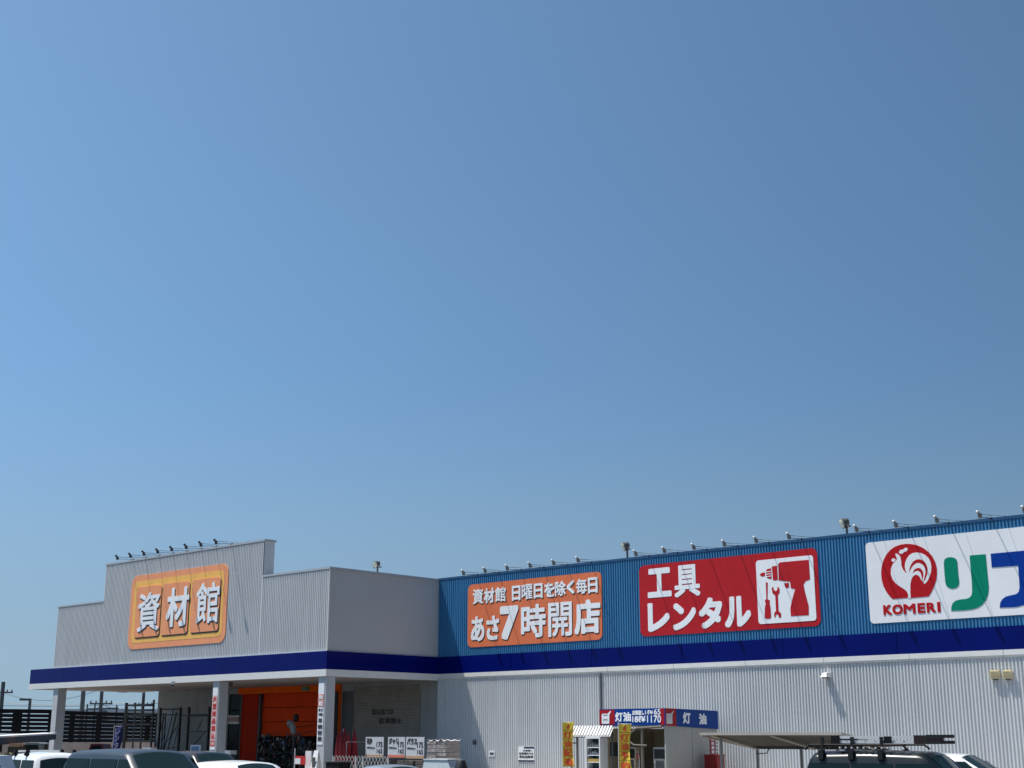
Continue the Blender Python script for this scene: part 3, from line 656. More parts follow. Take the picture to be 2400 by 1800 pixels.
nobori(1449, 1695, 42.6, 'yellow banner with orange characters in front of the kiosk sign', '灯油予約', .2, 1.4)

# red box by the kiosk
tag(MB().box(0, .62, 0, .5, 0, 1.12).box(-.02, .64, -.02, .52, 1.12, 1.17).box(.1, .5, -.015, 0, .5, .9).build('red_cabinet', mat('red_box', (.22, .008, .008), .4), loc=(kx1+.25, 46.2, .12)), 'dark red steel cabinet standing against the kiosk side', 'cabinet')

# ------------------------------------------------------------------ bicycle shelter
t = thing('cycle_shelter', 'low beige roofed shelter with thin posts in front of the grey wall', 'shelter', (-29.4, 42, 0))
L = 5.7; DY = 3.25
b = MB(); n = 42
def rz_(y): return 2.08-.14*y
for k in range(n):
    xa, xb = k*L/n, (k+1)*L/n; dz = .012 if k % 2 else 0
    b.hexa([(xa, 0, rz_(0)-.0+dz), (xb, 0, rz_(0)+dz), (xb, DY, rz_(DY)+dz), (xa, DY, rz_(DY)+dz)], [(xa, 0, rz_(0)+.012+dz), (xb, 0, rz_(0)+.012+dz), (xb, DY, rz_(DY)+.012+dz), (xa, DY, rz_(DY)+.012+dz)])
b.build('roof', mat('shelter_sheet', (.11, .095, .08), .8), t)
MB().box(-.04, L+.04, -.05, -.0, 2.03, 2.12).hexa([(-.05, 0, 1.98), (0, 0, 1.98), (0, DY, rz_(DY)-.08), (-.05, DY, rz_(DY)-.08)], [(-.05, 0, 2.11), (0, 0, 2.11), (0, DY, rz_(DY)+.05), (-.05, DY, rz_(DY)+.05)]).hexa([(L, 0, 1.98), (L+.05, 0, 1.98), (L+.05, DY, rz_(DY)-.08), (L, DY, rz_(DY)-.08)], [(L, 0, 2.11), (L+.05, 0, 2.11), (L+.05, DY, rz_(DY)+.05), (L, DY, rz_(DY)+.05)]).build('edge_trim', mat('shelter_edge', (.42, .38, .33), .5), t)
MB().box(0, L, DY, DY+.08, rz_(DY)-.10, rz_(DY)+.03).build('gutter', mat('dark_brown', (.05, .045, .04), .5), t)
b = MB()
for x in (.35, L/2, L-.35): b.tube([(x, .1, rz_(.1)-.05), (x, DY*.6, rz_(DY*.6)-.09), (x, DY-.2, rz_(DY-.2)-.12)], .045, 6)
b.pieces('rafter', mat('shelter_edge', (0, 0, 0)), t)
for x in (.35, L/2-.6, L/2+.9, L-.35):
    MB().tube([(x, DY-.15, 0), (x, DY-.15, rz_(DY)-.1)], .05, 8).build('post', mat('post_grey', (.2, .2, .2), .5), t)
MB().tube([(.5, .5, 0), (.5, .5, rz_(.5)-.04)], .05, 8).build('post', mat('post_grey', (0, 0, 0)), t)
MB().tube([(.35, DY-.2, 1.35), (.8, DY-.2, 1.38), (.95, DY-.25, 1.55)], .02, 6).build('brace', black, t)
print('kiosk done')

for px, py, lab in ((405, 1599, 'white dome camera under the canopy edge left of the middle column'), (541, 1600, 'dark camera under the canopy just right of the middle column')):
    p = PX(px, py, 'Z', 4.66)
    t = thing('dome_camera', lab, 'camera', (p.x, p.y, 4.67)); MB().lathe((0, 0, 0), (0, 0, -1), [(.12, -.03), (.13, .05), (.10, .12)], 14).build('housing', white if px < 500 else darkgrey, t, smooth=True); MB().lathe((0, 0, -.12), (0, 0, -1), [(.09, 0), (.075, .05), (.03, .08)], 12).build('dome', black, t, smooth=True)
# ------------------------------------------------------------------ goods under the canopy
# sand and gravel price boards
def price(x0, x1, y, z0, z1, title, pr, label, foot):
    t = thing('price_board', label, 'price board', (x0, y, z0), 0, 'hand lettered price boards'); W, H = x1-x0, z1-z0
    MB().box(0, W, 0, .03, 0, H).build('board', mat('board_white', (.52, .54, .56), .5, var=.1, scale=4), t)
    b = MB(); O = Vector((0, 0, 0))
    text_on(b, title, W*.06, W*.62 if len(title) > 1 else W*.38, H*.64, H*.95, O, UX, UZ, OUT, .006, .05)
    text_on(b, pr, W*.62, W*.95, H*.50, H*.76, O, UX, UZ, OUT, .006, .02)
    text_on(b, '1袋20kg入', W*.06, W*.55, H*.42, H*.52, O, UX, UZ, OUT, .006, .03)
    text_on(b, '165', W*.64, W*.95, H*.20, H*.42, O, UX, UZ, OUT, .006, .02)
    b.build('lettering', darkl, t, recalc=False)
    MB().box(.01, W-.01, -.006, 0, 0, H*.13).build('stripe', foot, t)
    MB().tube([(.08, .05, -z0), (.08, .05, H*.9)], .02, 6).tube([(W-.08, .05, -z0), (W-.08, .05, H*.9)], .02, 6).pieces('post', darkgrey, t)
tanp = mat('tan_print', (.45, .28, .16), .6)
price(-47.85, -46.65, 42.0, 1.08, 1.96, '砂', '175', 'white price board for sand, left of the dark gap', tanp)
price(-46.35, -45.25, 42.0, 1.08, 1.96, 'ジャリ', '175', 'white price board for gravel with a salmon stripe, middle of three', mat('salmon_stripe', (.60, .16, .10), .6))
price(-45.17, -44.02, 42.0, 1.05, 1.96, 'バラス', '175', 'white price board for ballast, next to the wrapped pallet', tanp)
# pallet of wrapped bags
t = thing('wrapped_pallet', 'stack of grey brown bags wrapped in clear film beside the price boards', 'pallet', (-43.85, 42.0, .12))
b = MB()
for k in range(6):
    zz = .85+k*.16-.12
    for j in range(2): 
        x0 = .03+j*.6+random.uniform(-.02, .02); b.box(x0, x0+.57, random.uniform(-.03, .02), .85, zz, zz+.145)
b.build('bags', mat('bag_brown', (.30, .26, .25), .45, var=.35, scale=5, bump=.6, bscale=9), t)
MB().grid(lambda u, v: Vector((u*1.22-.01, -.03+v*.95, 1.70+.05*math.sin(u*19+v*5)*math.cos(v*9))), 24, 12).build('film', mat('clear_film', (.62, .6, .6), .2), t, smooth=True)
MB().box(0, 1.2, 0, .9, .5, .62).box(0, .1, 0, .9, 0, .5).box(1.1, 1.2, 0, .9, 0, .5).build('stand', black, t)
for k, x in enumerate((-47.8, -46.3, -45.1)):
    t = thing('bag_stack', 'dark stack of filled bags under the %s price board' % ('sand', 'gravel', 'ballast')[k], 'bags', (x, 42.5, .12), 0, 'stacks of bags behind the gate')
    b = MB()
    for j in range(5): b.box(random.uniform(0, .04), 1.05, 0, .8, j*.17, j*.17+.15)
    b.build('bags', mat('bag_dark', (.10, .09, .085), .6, var=.3, scale=6, bump=.5, bscale=9), t)
# accordion gate
t = thing('accordion_gate', 'silver lattice folding gate below the price boards', 'gate', (-49.2, 41.25, 0))
b = MB(); n = 17; W = 3.7; zt = 1.14
for k in range(n):
    xa, xb = k*W/n, (k+1)*W/n; xm = (xa+xb)/2
    for z in (.15, .48, .81):
        b.tube([(xa, 0, z), (xb, .0, z+.33)], .011, 5).tube([(xb, .02, z), (xa, .02, z+.33)], .011, 5)
b.build('lattice', mat('gate_silver', (.60, .6, .6), .35, .3), t)
for x in (0, W*.42, W*.55, W): MB().box(x-.02, x+.02, -.02, .04, 0, 1.12).build('post', mat('gate_silver', (0, 0, 0)), t)
# red tools / umbrellas bundle
for k in range(9):
    x = PX(786, 1740, 'Y', 42.6).x+k*.155+random.uniform(-.03, .03); y = 42.6+random.uniform(-.2, .2); h = random.uniform(1.9, 2.35)-.12
    t = thing('folded_red_parasol', 'folded dark red garden parasol behind the corner column, %s' % (ordn+['ninth from left'])[k if k != 7 else 7].replace('rightmost', 'eighth from left'), 'parasol', (x, y, .12), 0, 'folded red parasols in a bundle')
    MB().lathe((0, 0, .35), (random.uniform(-.08, .08), 0, 1), [(.05, 0), (.17, .5), (.13, h*.6), (.02, h-.3)], 10).build('canopy', mat('parasol_red', (.28, .006, .012), .7, var=.3, scale=9), t, smooth=True)
    MB().tube([(0, 0, 0), (0, 0, h-.02)], .015, 6).build('pole', white if k % 3 == 0 else darkgrey, t)
tag(MB().tube([(-49.4, 42.2, .12), (-49.4, 42.2, 1.74), (-47.9, 42.2, 1.74), (-47.9, 42.2, .12)], .025, 6).build('display_rail', steel), 'thin metal rail in front of the red parasols', 'rail')

# merchandise in the entrance
cols = [mat('goods_'+n_, c_, .5) for n_, c_ in (('dark', (.03, .03, .035)), ('green', (.05, .09, .07)), ('brown', (.10, .06, .035)), ('white', (.55, .55, .53)), ('blue', (.07, .10, .2)), ('red', (.35, .05, .02)), ('grey', (.25, .26, .27)), ('tan', (.45, .30, .2)))]
def rack(x, y, W, H, n, label):
    t = thing('display_rack', label, 'rack', (x, y, .12), 0, 'goods racks at the entrance')
    b = MB()
    for xx in (0, W): b.box(xx-.02, xx+.02, 0, .04, 0, H).box(xx-.02, xx+.02, .5, .54, 0, H)
    for k in range(2): b.box(-.02, W+.02, 0, .54, k*H/2+.1, k*H/2+.13)
    b.build('frame', black, t)
    for m_ in (0, 1, 2, 3, 4, 5, 6, 7):
        b = MB()
        for k in range(5 if m_ in (3, 5, 7) else 14):
            c = Vector((random.uniform(.05, W-.05), random.uniform(0, .5), random.uniform(.15, H+.1))); a_ = random.uniform(-1.2, 1.2); l_ = random.uniform(.08, .35); h_ = random.uniform(.03, .10)
            if k % 3: b.tube([c, c+Vector((math.sin(a_)*l_, random.uniform(-.05, .05), math.cos(a_)*l_))], h_*.5, 6)
            else: b.lathe(c, (math.sin(a_), 0, math.cos(a_)), [(h_*.4, 0), (h_, h_*.3), (h_*.8, h_*1.4), (h_*.2, h_*1.6)], 8)
        tag(b.build('goods', cols[m_], t), kind='stuff')
rack(-63.3, 47.6, 1.4, 1.8, 4, 'low rack of mixed goods at the left of the orange entrance')
rack(-61.7, 47.2, 1.4, 1.7, 4, 'low rack of mixed goods in the middle of the orange entrance')
rack(-60.4, 47.2, 1.6, 1.8, 4, 'low rack of mixed goods at the right of the orange entrance')
rack(-58.5, 46.4, 1.2, 1.5, 3, 'low rack of mixed goods beside the orange door jamb')
for i, (px0, px1, pt, pb, D, nm, lab, m_) in enumerate(((716, 728, 1760, 1787, 40.5, 'white_placard', 'upright white placard left of the corner column', white),)):
    a, b_ = PX(px0, pt, 'Y', D), PX(px1, pb, 'Y', D)
    tag(MB().box(0, b_.x-a.x, 0, .08, 0, a.z-.12).build(nm, m_, loc=(a.x, D, .12)), lab, 'placard')
a = PX(733, 1787, 'Y', 40.6)
t = thing('folding_sign', 'white A-shaped folding sign at the foot of the corner column', 'sign', (a.x, 40.6, .12))
MB().hexa([(0, -.25, 0), (.5, -.25, 0), (.5, -.22, 0), (0, -.22, 0)], [(.1, -.02, 1.25), (.4, -.02, 1.25), (.4, .0, 1.25), (.1, .0, 1.25)]).hexa([(0, .22, 0), (.5, .22, 0), (.5, .25, 0), (0, .25, 0)], [(.1, .0, 1.25), (.4, .0, 1.25), (.4, .02, 1.25), (.1, .02, 1.25)]).build('panel', white, t)
MB().box(.14, .36, -.16, -.145, .45, .95).build('print', darkgrey, t)
a = PX(690, 1795, 'Y', 40.2)
t = thing('red_price_card', 'red and white card on a thin white post in front of the entrance', 'sign', (a.x, 40.2, 0))
MB().box(0, .75, 0, .03, .75, 1.12).build('card', red_cloth, t); MB().box(.02, .42, -.006, 0, .77, 1.02).build('print', white, t); MB().tube([(.0, 0, 0), (.0, 0, 1.45)], .02, 6).build('post', white, t)
# work light cluster on a tall stand
a = PX(689, 1700, 'Y', 45.5)
t = thing('work_light_stand', 'grey lamp heads on a tall dark stand before the orange shutter', 'work light', (a.x, 45.5, .12))
z = a.z-.12
MB().tube([(0, 0, 0), (0, 0, z-.3)], .03, 6).tube([(-.5, 0, 0), (0, 0, .6), (.5, 0, 0)], .02, 6).build('stand', darkgrey, t)
MB().lathe((-.15, -.05, z+.1), (-.8, -.5, -.1), [(.06, -.15), (.12, -.1), (.17, .05), (.2, .18)], 14).build('lamp_head', mat('lamp_greyish', (.28, .31, .32), .5), t, smooth=True)
MB().lathe((.05, -.05, z-.35), (.1, -.3, 1), [(.08, -.1), (.15, 0), (.17, .28), (.1, .45)], 14).build('motor', mat('lamp_greyish', (0, 0, 0)), t, smooth=True)
MB().lathe((.12, 0, z+.2), (.15, 0, 1), [(.07, 0), (.15, .08), (.13, .3), (.06, .38)], 12).build('cap', black, t, smooth=True)
MB().tube([(-.22, 0, z-.3), (-.2, 0, z-.6), (-.2, 0, z-.75)], .03, 6).tube([(.1, 0, z-.1), (1.6, 0, z+.0)], .02, 6).tube([(.6, 0, z-.45), (1.6, 0, z-.25)], .02, 6).build('arm', black, t)
b = MB()
# steel racks in front of the grey wall and pipes
def pipe_rack(x0, y, xs, z1, rails, diags, label, nm='pipe_rack', r=.04, extra=()):
    t = thing(nm, label, 'rack', (x0, y, .12), 0, 'black steel racks under the canopy')
    for x in xs: MB().box(x-r, x+r, -r, r, 0, z1).build('upright', black, t)
    b = MB()
    for xa, xb, z, th in rails: b.box(xa, xb, -.03, .03, z, z+th)
    b.build('crossbar', black, t)
    if diags:
        b = MB()
        for d in diags: b.tube([(d[0], 0, d[1]), (d[2], 0, d[3])], .025, 5)
        b.build('brace', black, t)
    return t
pipe_rack(-70.7, 46.0, (0, 2.05, 2.9, 4.9), 3.5, [(0, 2.05, 3.35, .09), (0, 2.05, 3.05, .07), (2.05, 2.9, 3.0, .05), (2.9, 4.9, 2.95, .16), (0, 2.05, .9, .05), (0, 2.05, 1.2, .05), (2.9, 4.9, 2.1, .06), (2.05, 2.9, .4, .05)],
          [(.3, 1.1, 1.9, 2.5), (3.3, 1.2, 4.6, 2.1), (3.8, 2.2, 4.3, 2.8), (.1, .1, 1.9, .9)], 'black steel storage rack before the grey inner wall', r=.055)
pipe_rack(-72.2, 46.5, (0, .35, .7, 1.05, 1.3), 3.2, [(0, 1.3, .7, .05)], [], 'narrow black rack holding upright pipes', r=.028)
for k in range(12):
    x = -72.9+k*.17
    b = MB().tube([(x, 46.9+random.uniform(-.1, .1), .12), (x+random.uniform(-.05, .12), 47.6, random.uniform(2.6, 3.7))], random.choice((.02, .03, .04)), 6).build('leaning_pipe', random.choice((steel, darkgrey, mat('pipe_green', (.05, .11, .09), .5))))
    tag(b, 'long pipe leaning on the grey wall at the left end of the racks', 'pipe', 'pipes leaning on the wall')
a = PX(447, 1740, 'Y', 43.5)
t = thing('blue_picture_board', 'pale blue framed board leaning near the middle column', 'board', (a.x, 43.5, .12))
MB().box(0, .95, 0, .04, .55, 1.42).build('panel', mat('pale_frame', (.5, .55, .65), .5), t); MB().box(.1, .8, -.006, 0, .62, 1.34).build('picture', mat('blue_print', (.07, .17, .33), .4), t); MB().box(.1, .14, 0, .04, 0, .55).box(.8, .84, 0, .04, 0, .55).build('leg', darkgrey, t)
for px0, px1, py, lab in ((334, 353, 1754, 'white flat box on the counter left of the racks'), (520, 540, 1761, 'white flat box right of the middle column'), (432, 508, 1762, 'long white trough left of the middle column')):
    a, b_ = PX(px0, py, 'Y', 42.2), PX(px1, py, 'Y', 42.2)
    t = thing('white_box', lab, 'box', (a.x, 42.2, .12)); MB().box(0, b_.x-a.x, 0, .4, a.z-.12-.14, a.z-.12+.05).build('body', plastic_w, t); MB().box(.02, b_.x-a.x-.02, .02, .38, 0, a.z-.12-.14).build('stand', darkgrey, t)

# racks and banner at the left end, seen against the sky
def far_rack(D, posts, z_of, rails, label):
    """posts at photo columns, rails as (x0, x1, y) in the photo, all on the plane Y=D"""
    x0 = PX(posts[0][0], 1700, 'Y', D).x
    t = thing('steel_rack', label, 'rack', (x0, D, 0), 0, 'dark steel racks at the open end of the canopy')
    for px, pt, r in posts:
        a = PX(px, pt, 'Y', D); MB().box(a.x-x0-r, a.x-x0+r, -r, r, 0, a.z).build('upright', black, t)
    b = MB()
    for pa, pb, py, th in rails:
        a, c = PX(pa, py, 'Y', D), PX(pb, py, 'Y', D); b.box(a.x-x0, c.x-x0, -.05, .05, a.z-th*1.8, a.z)
    b.build('crossbar', black, t)
far_rack(50, [(205, 1650, .035), (223, 1650, .035), (274, 1652, .035)], 0, [(205, 276, 1660, .06), (205, 276, 1700, .04), (205, 276, 1740, .05)], 'open dark rack with two thin uprights, left of the blue banner')
far_rack(48.9, [(297, 1647, .075), (318, 1647, .04), (337, 1630, .045), (361, 1640, .05)], 0, [(297, 361, 1651, .07), (297, 361, 1663, .07), (297, 361, 1675, .05), (297, 361, 1696, .06), (297, 361, 1735, .06)], 'heavy dark rack with a thick upright at the canopy end')
a = PX(268, 1702, 'Y', 47)
t = thing('blue_banner', 'narrow navy banner with pale characters between the dark racks', 'banner', (a.x, 47, 0), rad(25)); H = a.z
MB().tube([(0, 0, 0), (0, 0, H+.05)], .015, 6).tube([(0, 0, H), (.6, 0, H)], .01, 6).build('pole', white, t)
MB().grid(lambda u, v: Vector((.02+u*(.62-.15*v), .06*math.sin(u*5+v*6), H-v*1.8)), 8, 24).build('cloth', mat('navy_cloth', (.012, .02, .13), .8), t, smooth=True, recalc=False)
b = MB()
for i, ch in enumerate('レンタル'): text_on(b, ch, .15, .5-.03*i, H-.5-i*.42, H-.12-i*.42, Vector((0, -.09, 0)), UX, UZ, OUT, .004, .03)
b.build('lettering', mat('pale_print', (.35, .38, .6), .7), t, recalc=False)

# ------------------------------------------------------------------ behind: slatted fences, shed, poles
def fence(px0, px1, D0, D1, pyt0, pyt1, n, label, posts, wallz):
    A, B = PX(px0, pyt0, 'D', D0), PX(px1, pyt1, 'D', D1)
    t = thing('slatted_fence', label, 'fence', (A.x, A.y, 0)); d = Vector((B.x-A.x, B.y-A.y, 0)); u = d.normalized(); nn = Vector((-u.y, u.x, 0))
    def bar(mb, s0, s1, z0a, z0b, z1a, z1b, th=.03):
        p, q = d*s0, d*s1
        mb.hexa([p-nn*th+up0*z0a, q-nn*th+up0*z0b, q+nn*th+up0*z0b, p+nn*th+up0*z0a], [p-nn*th+up0*z1a, q-nn*th+up0*z1b, q+nn*th+up0*z1b, p+nn*th+up0*z1a])
    sl_ = MB(); za, zb = A.z, B.z; lo = wallz; 
    for k in range(n):
        f0_ = k/n; f1_ = (k+.80)/n if k < n-1 else 1.0
        bar(sl_, 0, 1, lo+(za-lo)*f0_, lo+(zb-lo)*f0_, lo+(za-lo)*f1_, lo+(zb-lo)*f1_, .05)
    sl_.build('slats', mat('dark_slats', (.006, .005, .006), .8, spec=.2), t)
    for s in posts:
        b = MB(); hw = .16/d.length
        p, q = d*(s-hw), d*(s+hw); z1 = za+(zb-za)*s
        b.hexa([p-nn*.06, q-nn*.06, q+nn*.06, p+nn*.06], [p-nn*.06+up0*z1, q-nn*.06+up0*z1, q+nn*.06+up0*z1, p+nn*.06+up0*z1]).build('post', mat('dark_slats', (0, 0, 0)), t)
    b = MB(); bar(b, 0, 1, 0, 0, lo-.02, lo-.02, .1); b.build('base_wall', mat('block_wall', (.36, .29, .26), .9, var=.2, scale=1), t)
    return t
fence(-120, 126, 92, 92, 1660, 1663, 8, 'dark slatted fence left of the first canopy column', (.0, .22, .45, .64, .68, .98), 1.62)
fence(140, 400, 92, 92, 1665.5, 1674, 8, 'dark slatted fence seen through the open canopy', (.01, .12, .36, .6, .8), 1.62)
# grey roofed warehouse strip behind the fence
A = PX(150, 1662, 'D', 130); B = PX(420, 1666, 'D', 130)
tt = thing('far_warehouse', 'pale low warehouse roof just above the dark fence', 'building', (A.x, A.y, 0)); d = Vector((B.x-A.x, B.y-A.y, 0)); nn = Vector((-d.y, d.x, 0)).normalized()
MB().hexa([Vector((0, 0, 0)), d, d+nn*12, nn*12], [up0*(A.z-.3), d+up0*(A.z-.3), d+nn*12+up0*(A.z-.3), nn*12+up0*(A.z-.3)]).build('wall', mat('far_wall', (.5, .5, .5), .8), tt)
MB().hexa([up0*(A.z-.3)-nn*.4, d+up0*(A.z-.3)-nn*.4, d+nn*12.4+up0*(A.z-.3), nn*12.4+up0*(A.z-.3)], [up0*(A.z)-nn*.4, d+up0*(A.z)-nn*.4, d+nn*12.4+up0*(A.z+.2), nn*12.4+up0*(A.z+.2)]).build('roof', mat('far_roof', (.6, .6, .62), .7), tt)
# lean-to shed on the left
A = PX(-60, 1727, 'D', 62); B = PX(114, 1718, 'D', 66)
t = thing('lean_to_shed', 'open lean-to shed with a blue grey roof in front of the fence', 'shed', (A.x, A.y, 0)); d = Vector((B.x-A.x, B.y-A.y, 0)); nn = Vector((-d.y, d.x, 0)).normalized()
if nn.dot(f0) < 0: nn = -nn
za, zb = A.z, B.z
MB().hexa([up0*(za-.42)-nn*.5, d+up0*(zb-.30)-nn*.5, d+nn*3+up0*(zb-.1), nn*3+up0*(za-.1)], [up0*(za-.08)-nn*.5, d+up0*(zb-.06)-nn*.5, d+nn*3+up0*(zb+.0), nn*3+up0*(za+.0)]).build('roof', mat('slate_roof', (.07, .09, .11), .6), t)
MB().hexa([up0*(za-.08)-nn*.52, d+up0*(zb-.06)-nn*.52, d+nn*.2+up0*(zb-.04), nn*.2+up0*(za-.06)], [up0*(za)-nn*.52, d+up0*(zb)-nn*.52, d+nn*.2+up0*(zb+.02), nn*.2+up0*(za+.02)]).build('ridge_cap', white, t)
for s in (.02, .35, .68, .98): q = d*s; MB().box(q.x-.06, q.x+.06, q.y-.06, q.y+.06, 0, za-.35).build('post', mat('old_wood', (.10, .08, .05), .8), t)
a = PX(22, 1742, 'D', 63); b_ = PX(46, 1750, 'D', 63)
rt2 = Vector((rt.x, rt.y, 0))
t = thing('peach_crate', 'peach coloured crate under the lean-to shed', 'crate', (a.x, a.y, 0), math.atan2(rt.y, rt.x))
MB().box(0, .46, 0, .4, b_.z, a.z).build('crate_body', mat('peach', (.72, .36, .18), .6), t); MB().box(-.05, .52, 0, .5, 0, b_.z-.0).build('stand', mat('old_wood', (0, 0, 0)), t)
# parked things beyond, under the fence
def far_car(px0, px1, pyt, D, m_, label):
    a, b_ = PX(px0, pyt, 'D', D), PX(px1, pyt, 'D', D); L_ = (b_-a).length; H = a.z
    t = thing('distant_car', label, 'car', (a.x, a.y, 0), math.atan2(rt.y, rt.x))
    MB().prism([(0, 0, .3), (L_, 0, .3), (L_, 0, H*.6), (L_*.85, 0, H*.66), (L_*.7, 0, H*.97), (L_*.6, 0, H), (L_*.15, 0, H), (L_*.03, 0, H*.65), (0, 0, H*.6)], (0, 1.5, 0)).build('body', m_, t)
    MB().prism([(L_*.12, 0, H*.66), (L_*.72, 0, H*.66), (L_*.62, 0, H*.93), (L_*.18, 0, H*.93)], (0, -.01, 0)).build('window', glass, t)
    for x in (.2, .8): MB().lathe((L_*x, -.02, .3), (0, 1, 0), [(.3, 0), (.3, .2)], 16).build('wheel', tyre_m, t)
far_car(205, 258, 1743, 84, mat('maroon_paint', (.16, .008, .02), .25), 'maroon parked car far behind under the fence')
far_car(52, 112, 1741, 84, mat('greygreen_paint', (.14, .17, .16), .3), 'grey green car behind the white sport utility vehicle')

# utility poles and wires
def upole(px, pyt, D, arms, r, label, kind='utility_pole'):
    p = PX(px, pyt, 'D', D); t = thing(kind, label, 'utility pole' if kind == 'utility_pole' else 'street lamp', (p.x, p.y, 0), math.atan2(rt.y, rt.x)); H = p.z
    pm = mat('pole_grey', (.11, .12, .125), .8)
    MB().tube([(0, 0, 0), (0, 0, H)], r*1.25, 10, r).build('pole', pm, t)
    for dz, w_ in arms: 
        MB().box(-w_, w_, -.06, .06, H-dz-.06, H-dz+.06).build('crossarm', darkgrey, t)
        b = MB()
        for s in (-.9, -.45, .45, .9): b.lathe((w_*s, 0, H-dz+.06), (0, 0, 1), [(.05, 0), (.07, .08), (.03, .2)], 6)
        b.build('insulator', darkgrey, t)
    return t, Vector((p.x, p.y, H))
tp = []
for args in ((8, 1598, 120, ((.9, .9), (2.6, .7), (4.6, .6)), .17, 'tall utility pole with crossarms at the left edge'), (197, 1600, 105, ((.4, .4),), .16, 'plain dark utility pole under the canopy edge'),
             (241, 1592, 110, ((.5, .8), (1.9, .9), (2.9, .5)), .13, 'utility pole with a transformer seen under the canopy'), (339, 1596, 115, ((.6, .9), (2.0, .8)), .12, 'utility pole just left of the inner wall')):
    t, top = upole(*args); tp.append(top)
    if args[0] in (241, 8): MB().lathe((.3, 0, top.z-5.2 if args[0] == 8 else top.z-3.2), (0, 0, 1), [(.2, 0), (.26, .05), (.26, .7), (.15, .8)], 10).build('transformer', mat('transformer_grey', (.13, .14, .15), .6), t, smooth=True)
t, top = upole(71, 1638, 100, (), .1, 'slim street lamp left of the first canopy column', 'street_lamp')
MB().box(-.75, .05, -.08, .08, top.z-.12, top.z+.03).build('lamp_head', darkgrey, t)
def wire(a, b_, sag, label):
    mid = [a.lerp(b_, k/12)-up0*sag*4*(k/12)*(1-k/12) for k in range(13)]
    tag(MB().tube(mid, .022, 4).build('overhead_wire', darkgrey), label, 'wire', 'overhead wires')
L0 = tp[0]-rt*40+up0*0
for dz, sg, nm in ((.9, .8, 'topmost'), (2.6, 1.2, 'middle'), (4.6, 1.0, 'lowest')):
    wire(tp[0]-up0*dz, tp[2]-up0*(dz*.8), sg, '%s overhead wire right of the left edge pole' % nm)
    wire(L0-up0*dz, tp[0]-up0*dz, .6, '%s overhead wire running out of the left edge' % nm)
for dz, nm in ((.5, 'upper'), (1.9, 'middle'), (2.9, 'lower')): wire(tp[2]-up0*dz, tp[3]-up0*dz*.9, .5, '%s overhead wire between the two poles under the canopy' % nm)
a = PX(-100, 1650, 'D', 140); b_ = PX(420, 1646, 'D', 140); wire(a, b_, .3, 'low overhead wire just above the dark fence'); a = PX(-100, 1641, 'D', 140); b_ = PX(420, 1638, 'D', 140); wire(a, b_, .5, 'overhead wire a little above the lowest one')

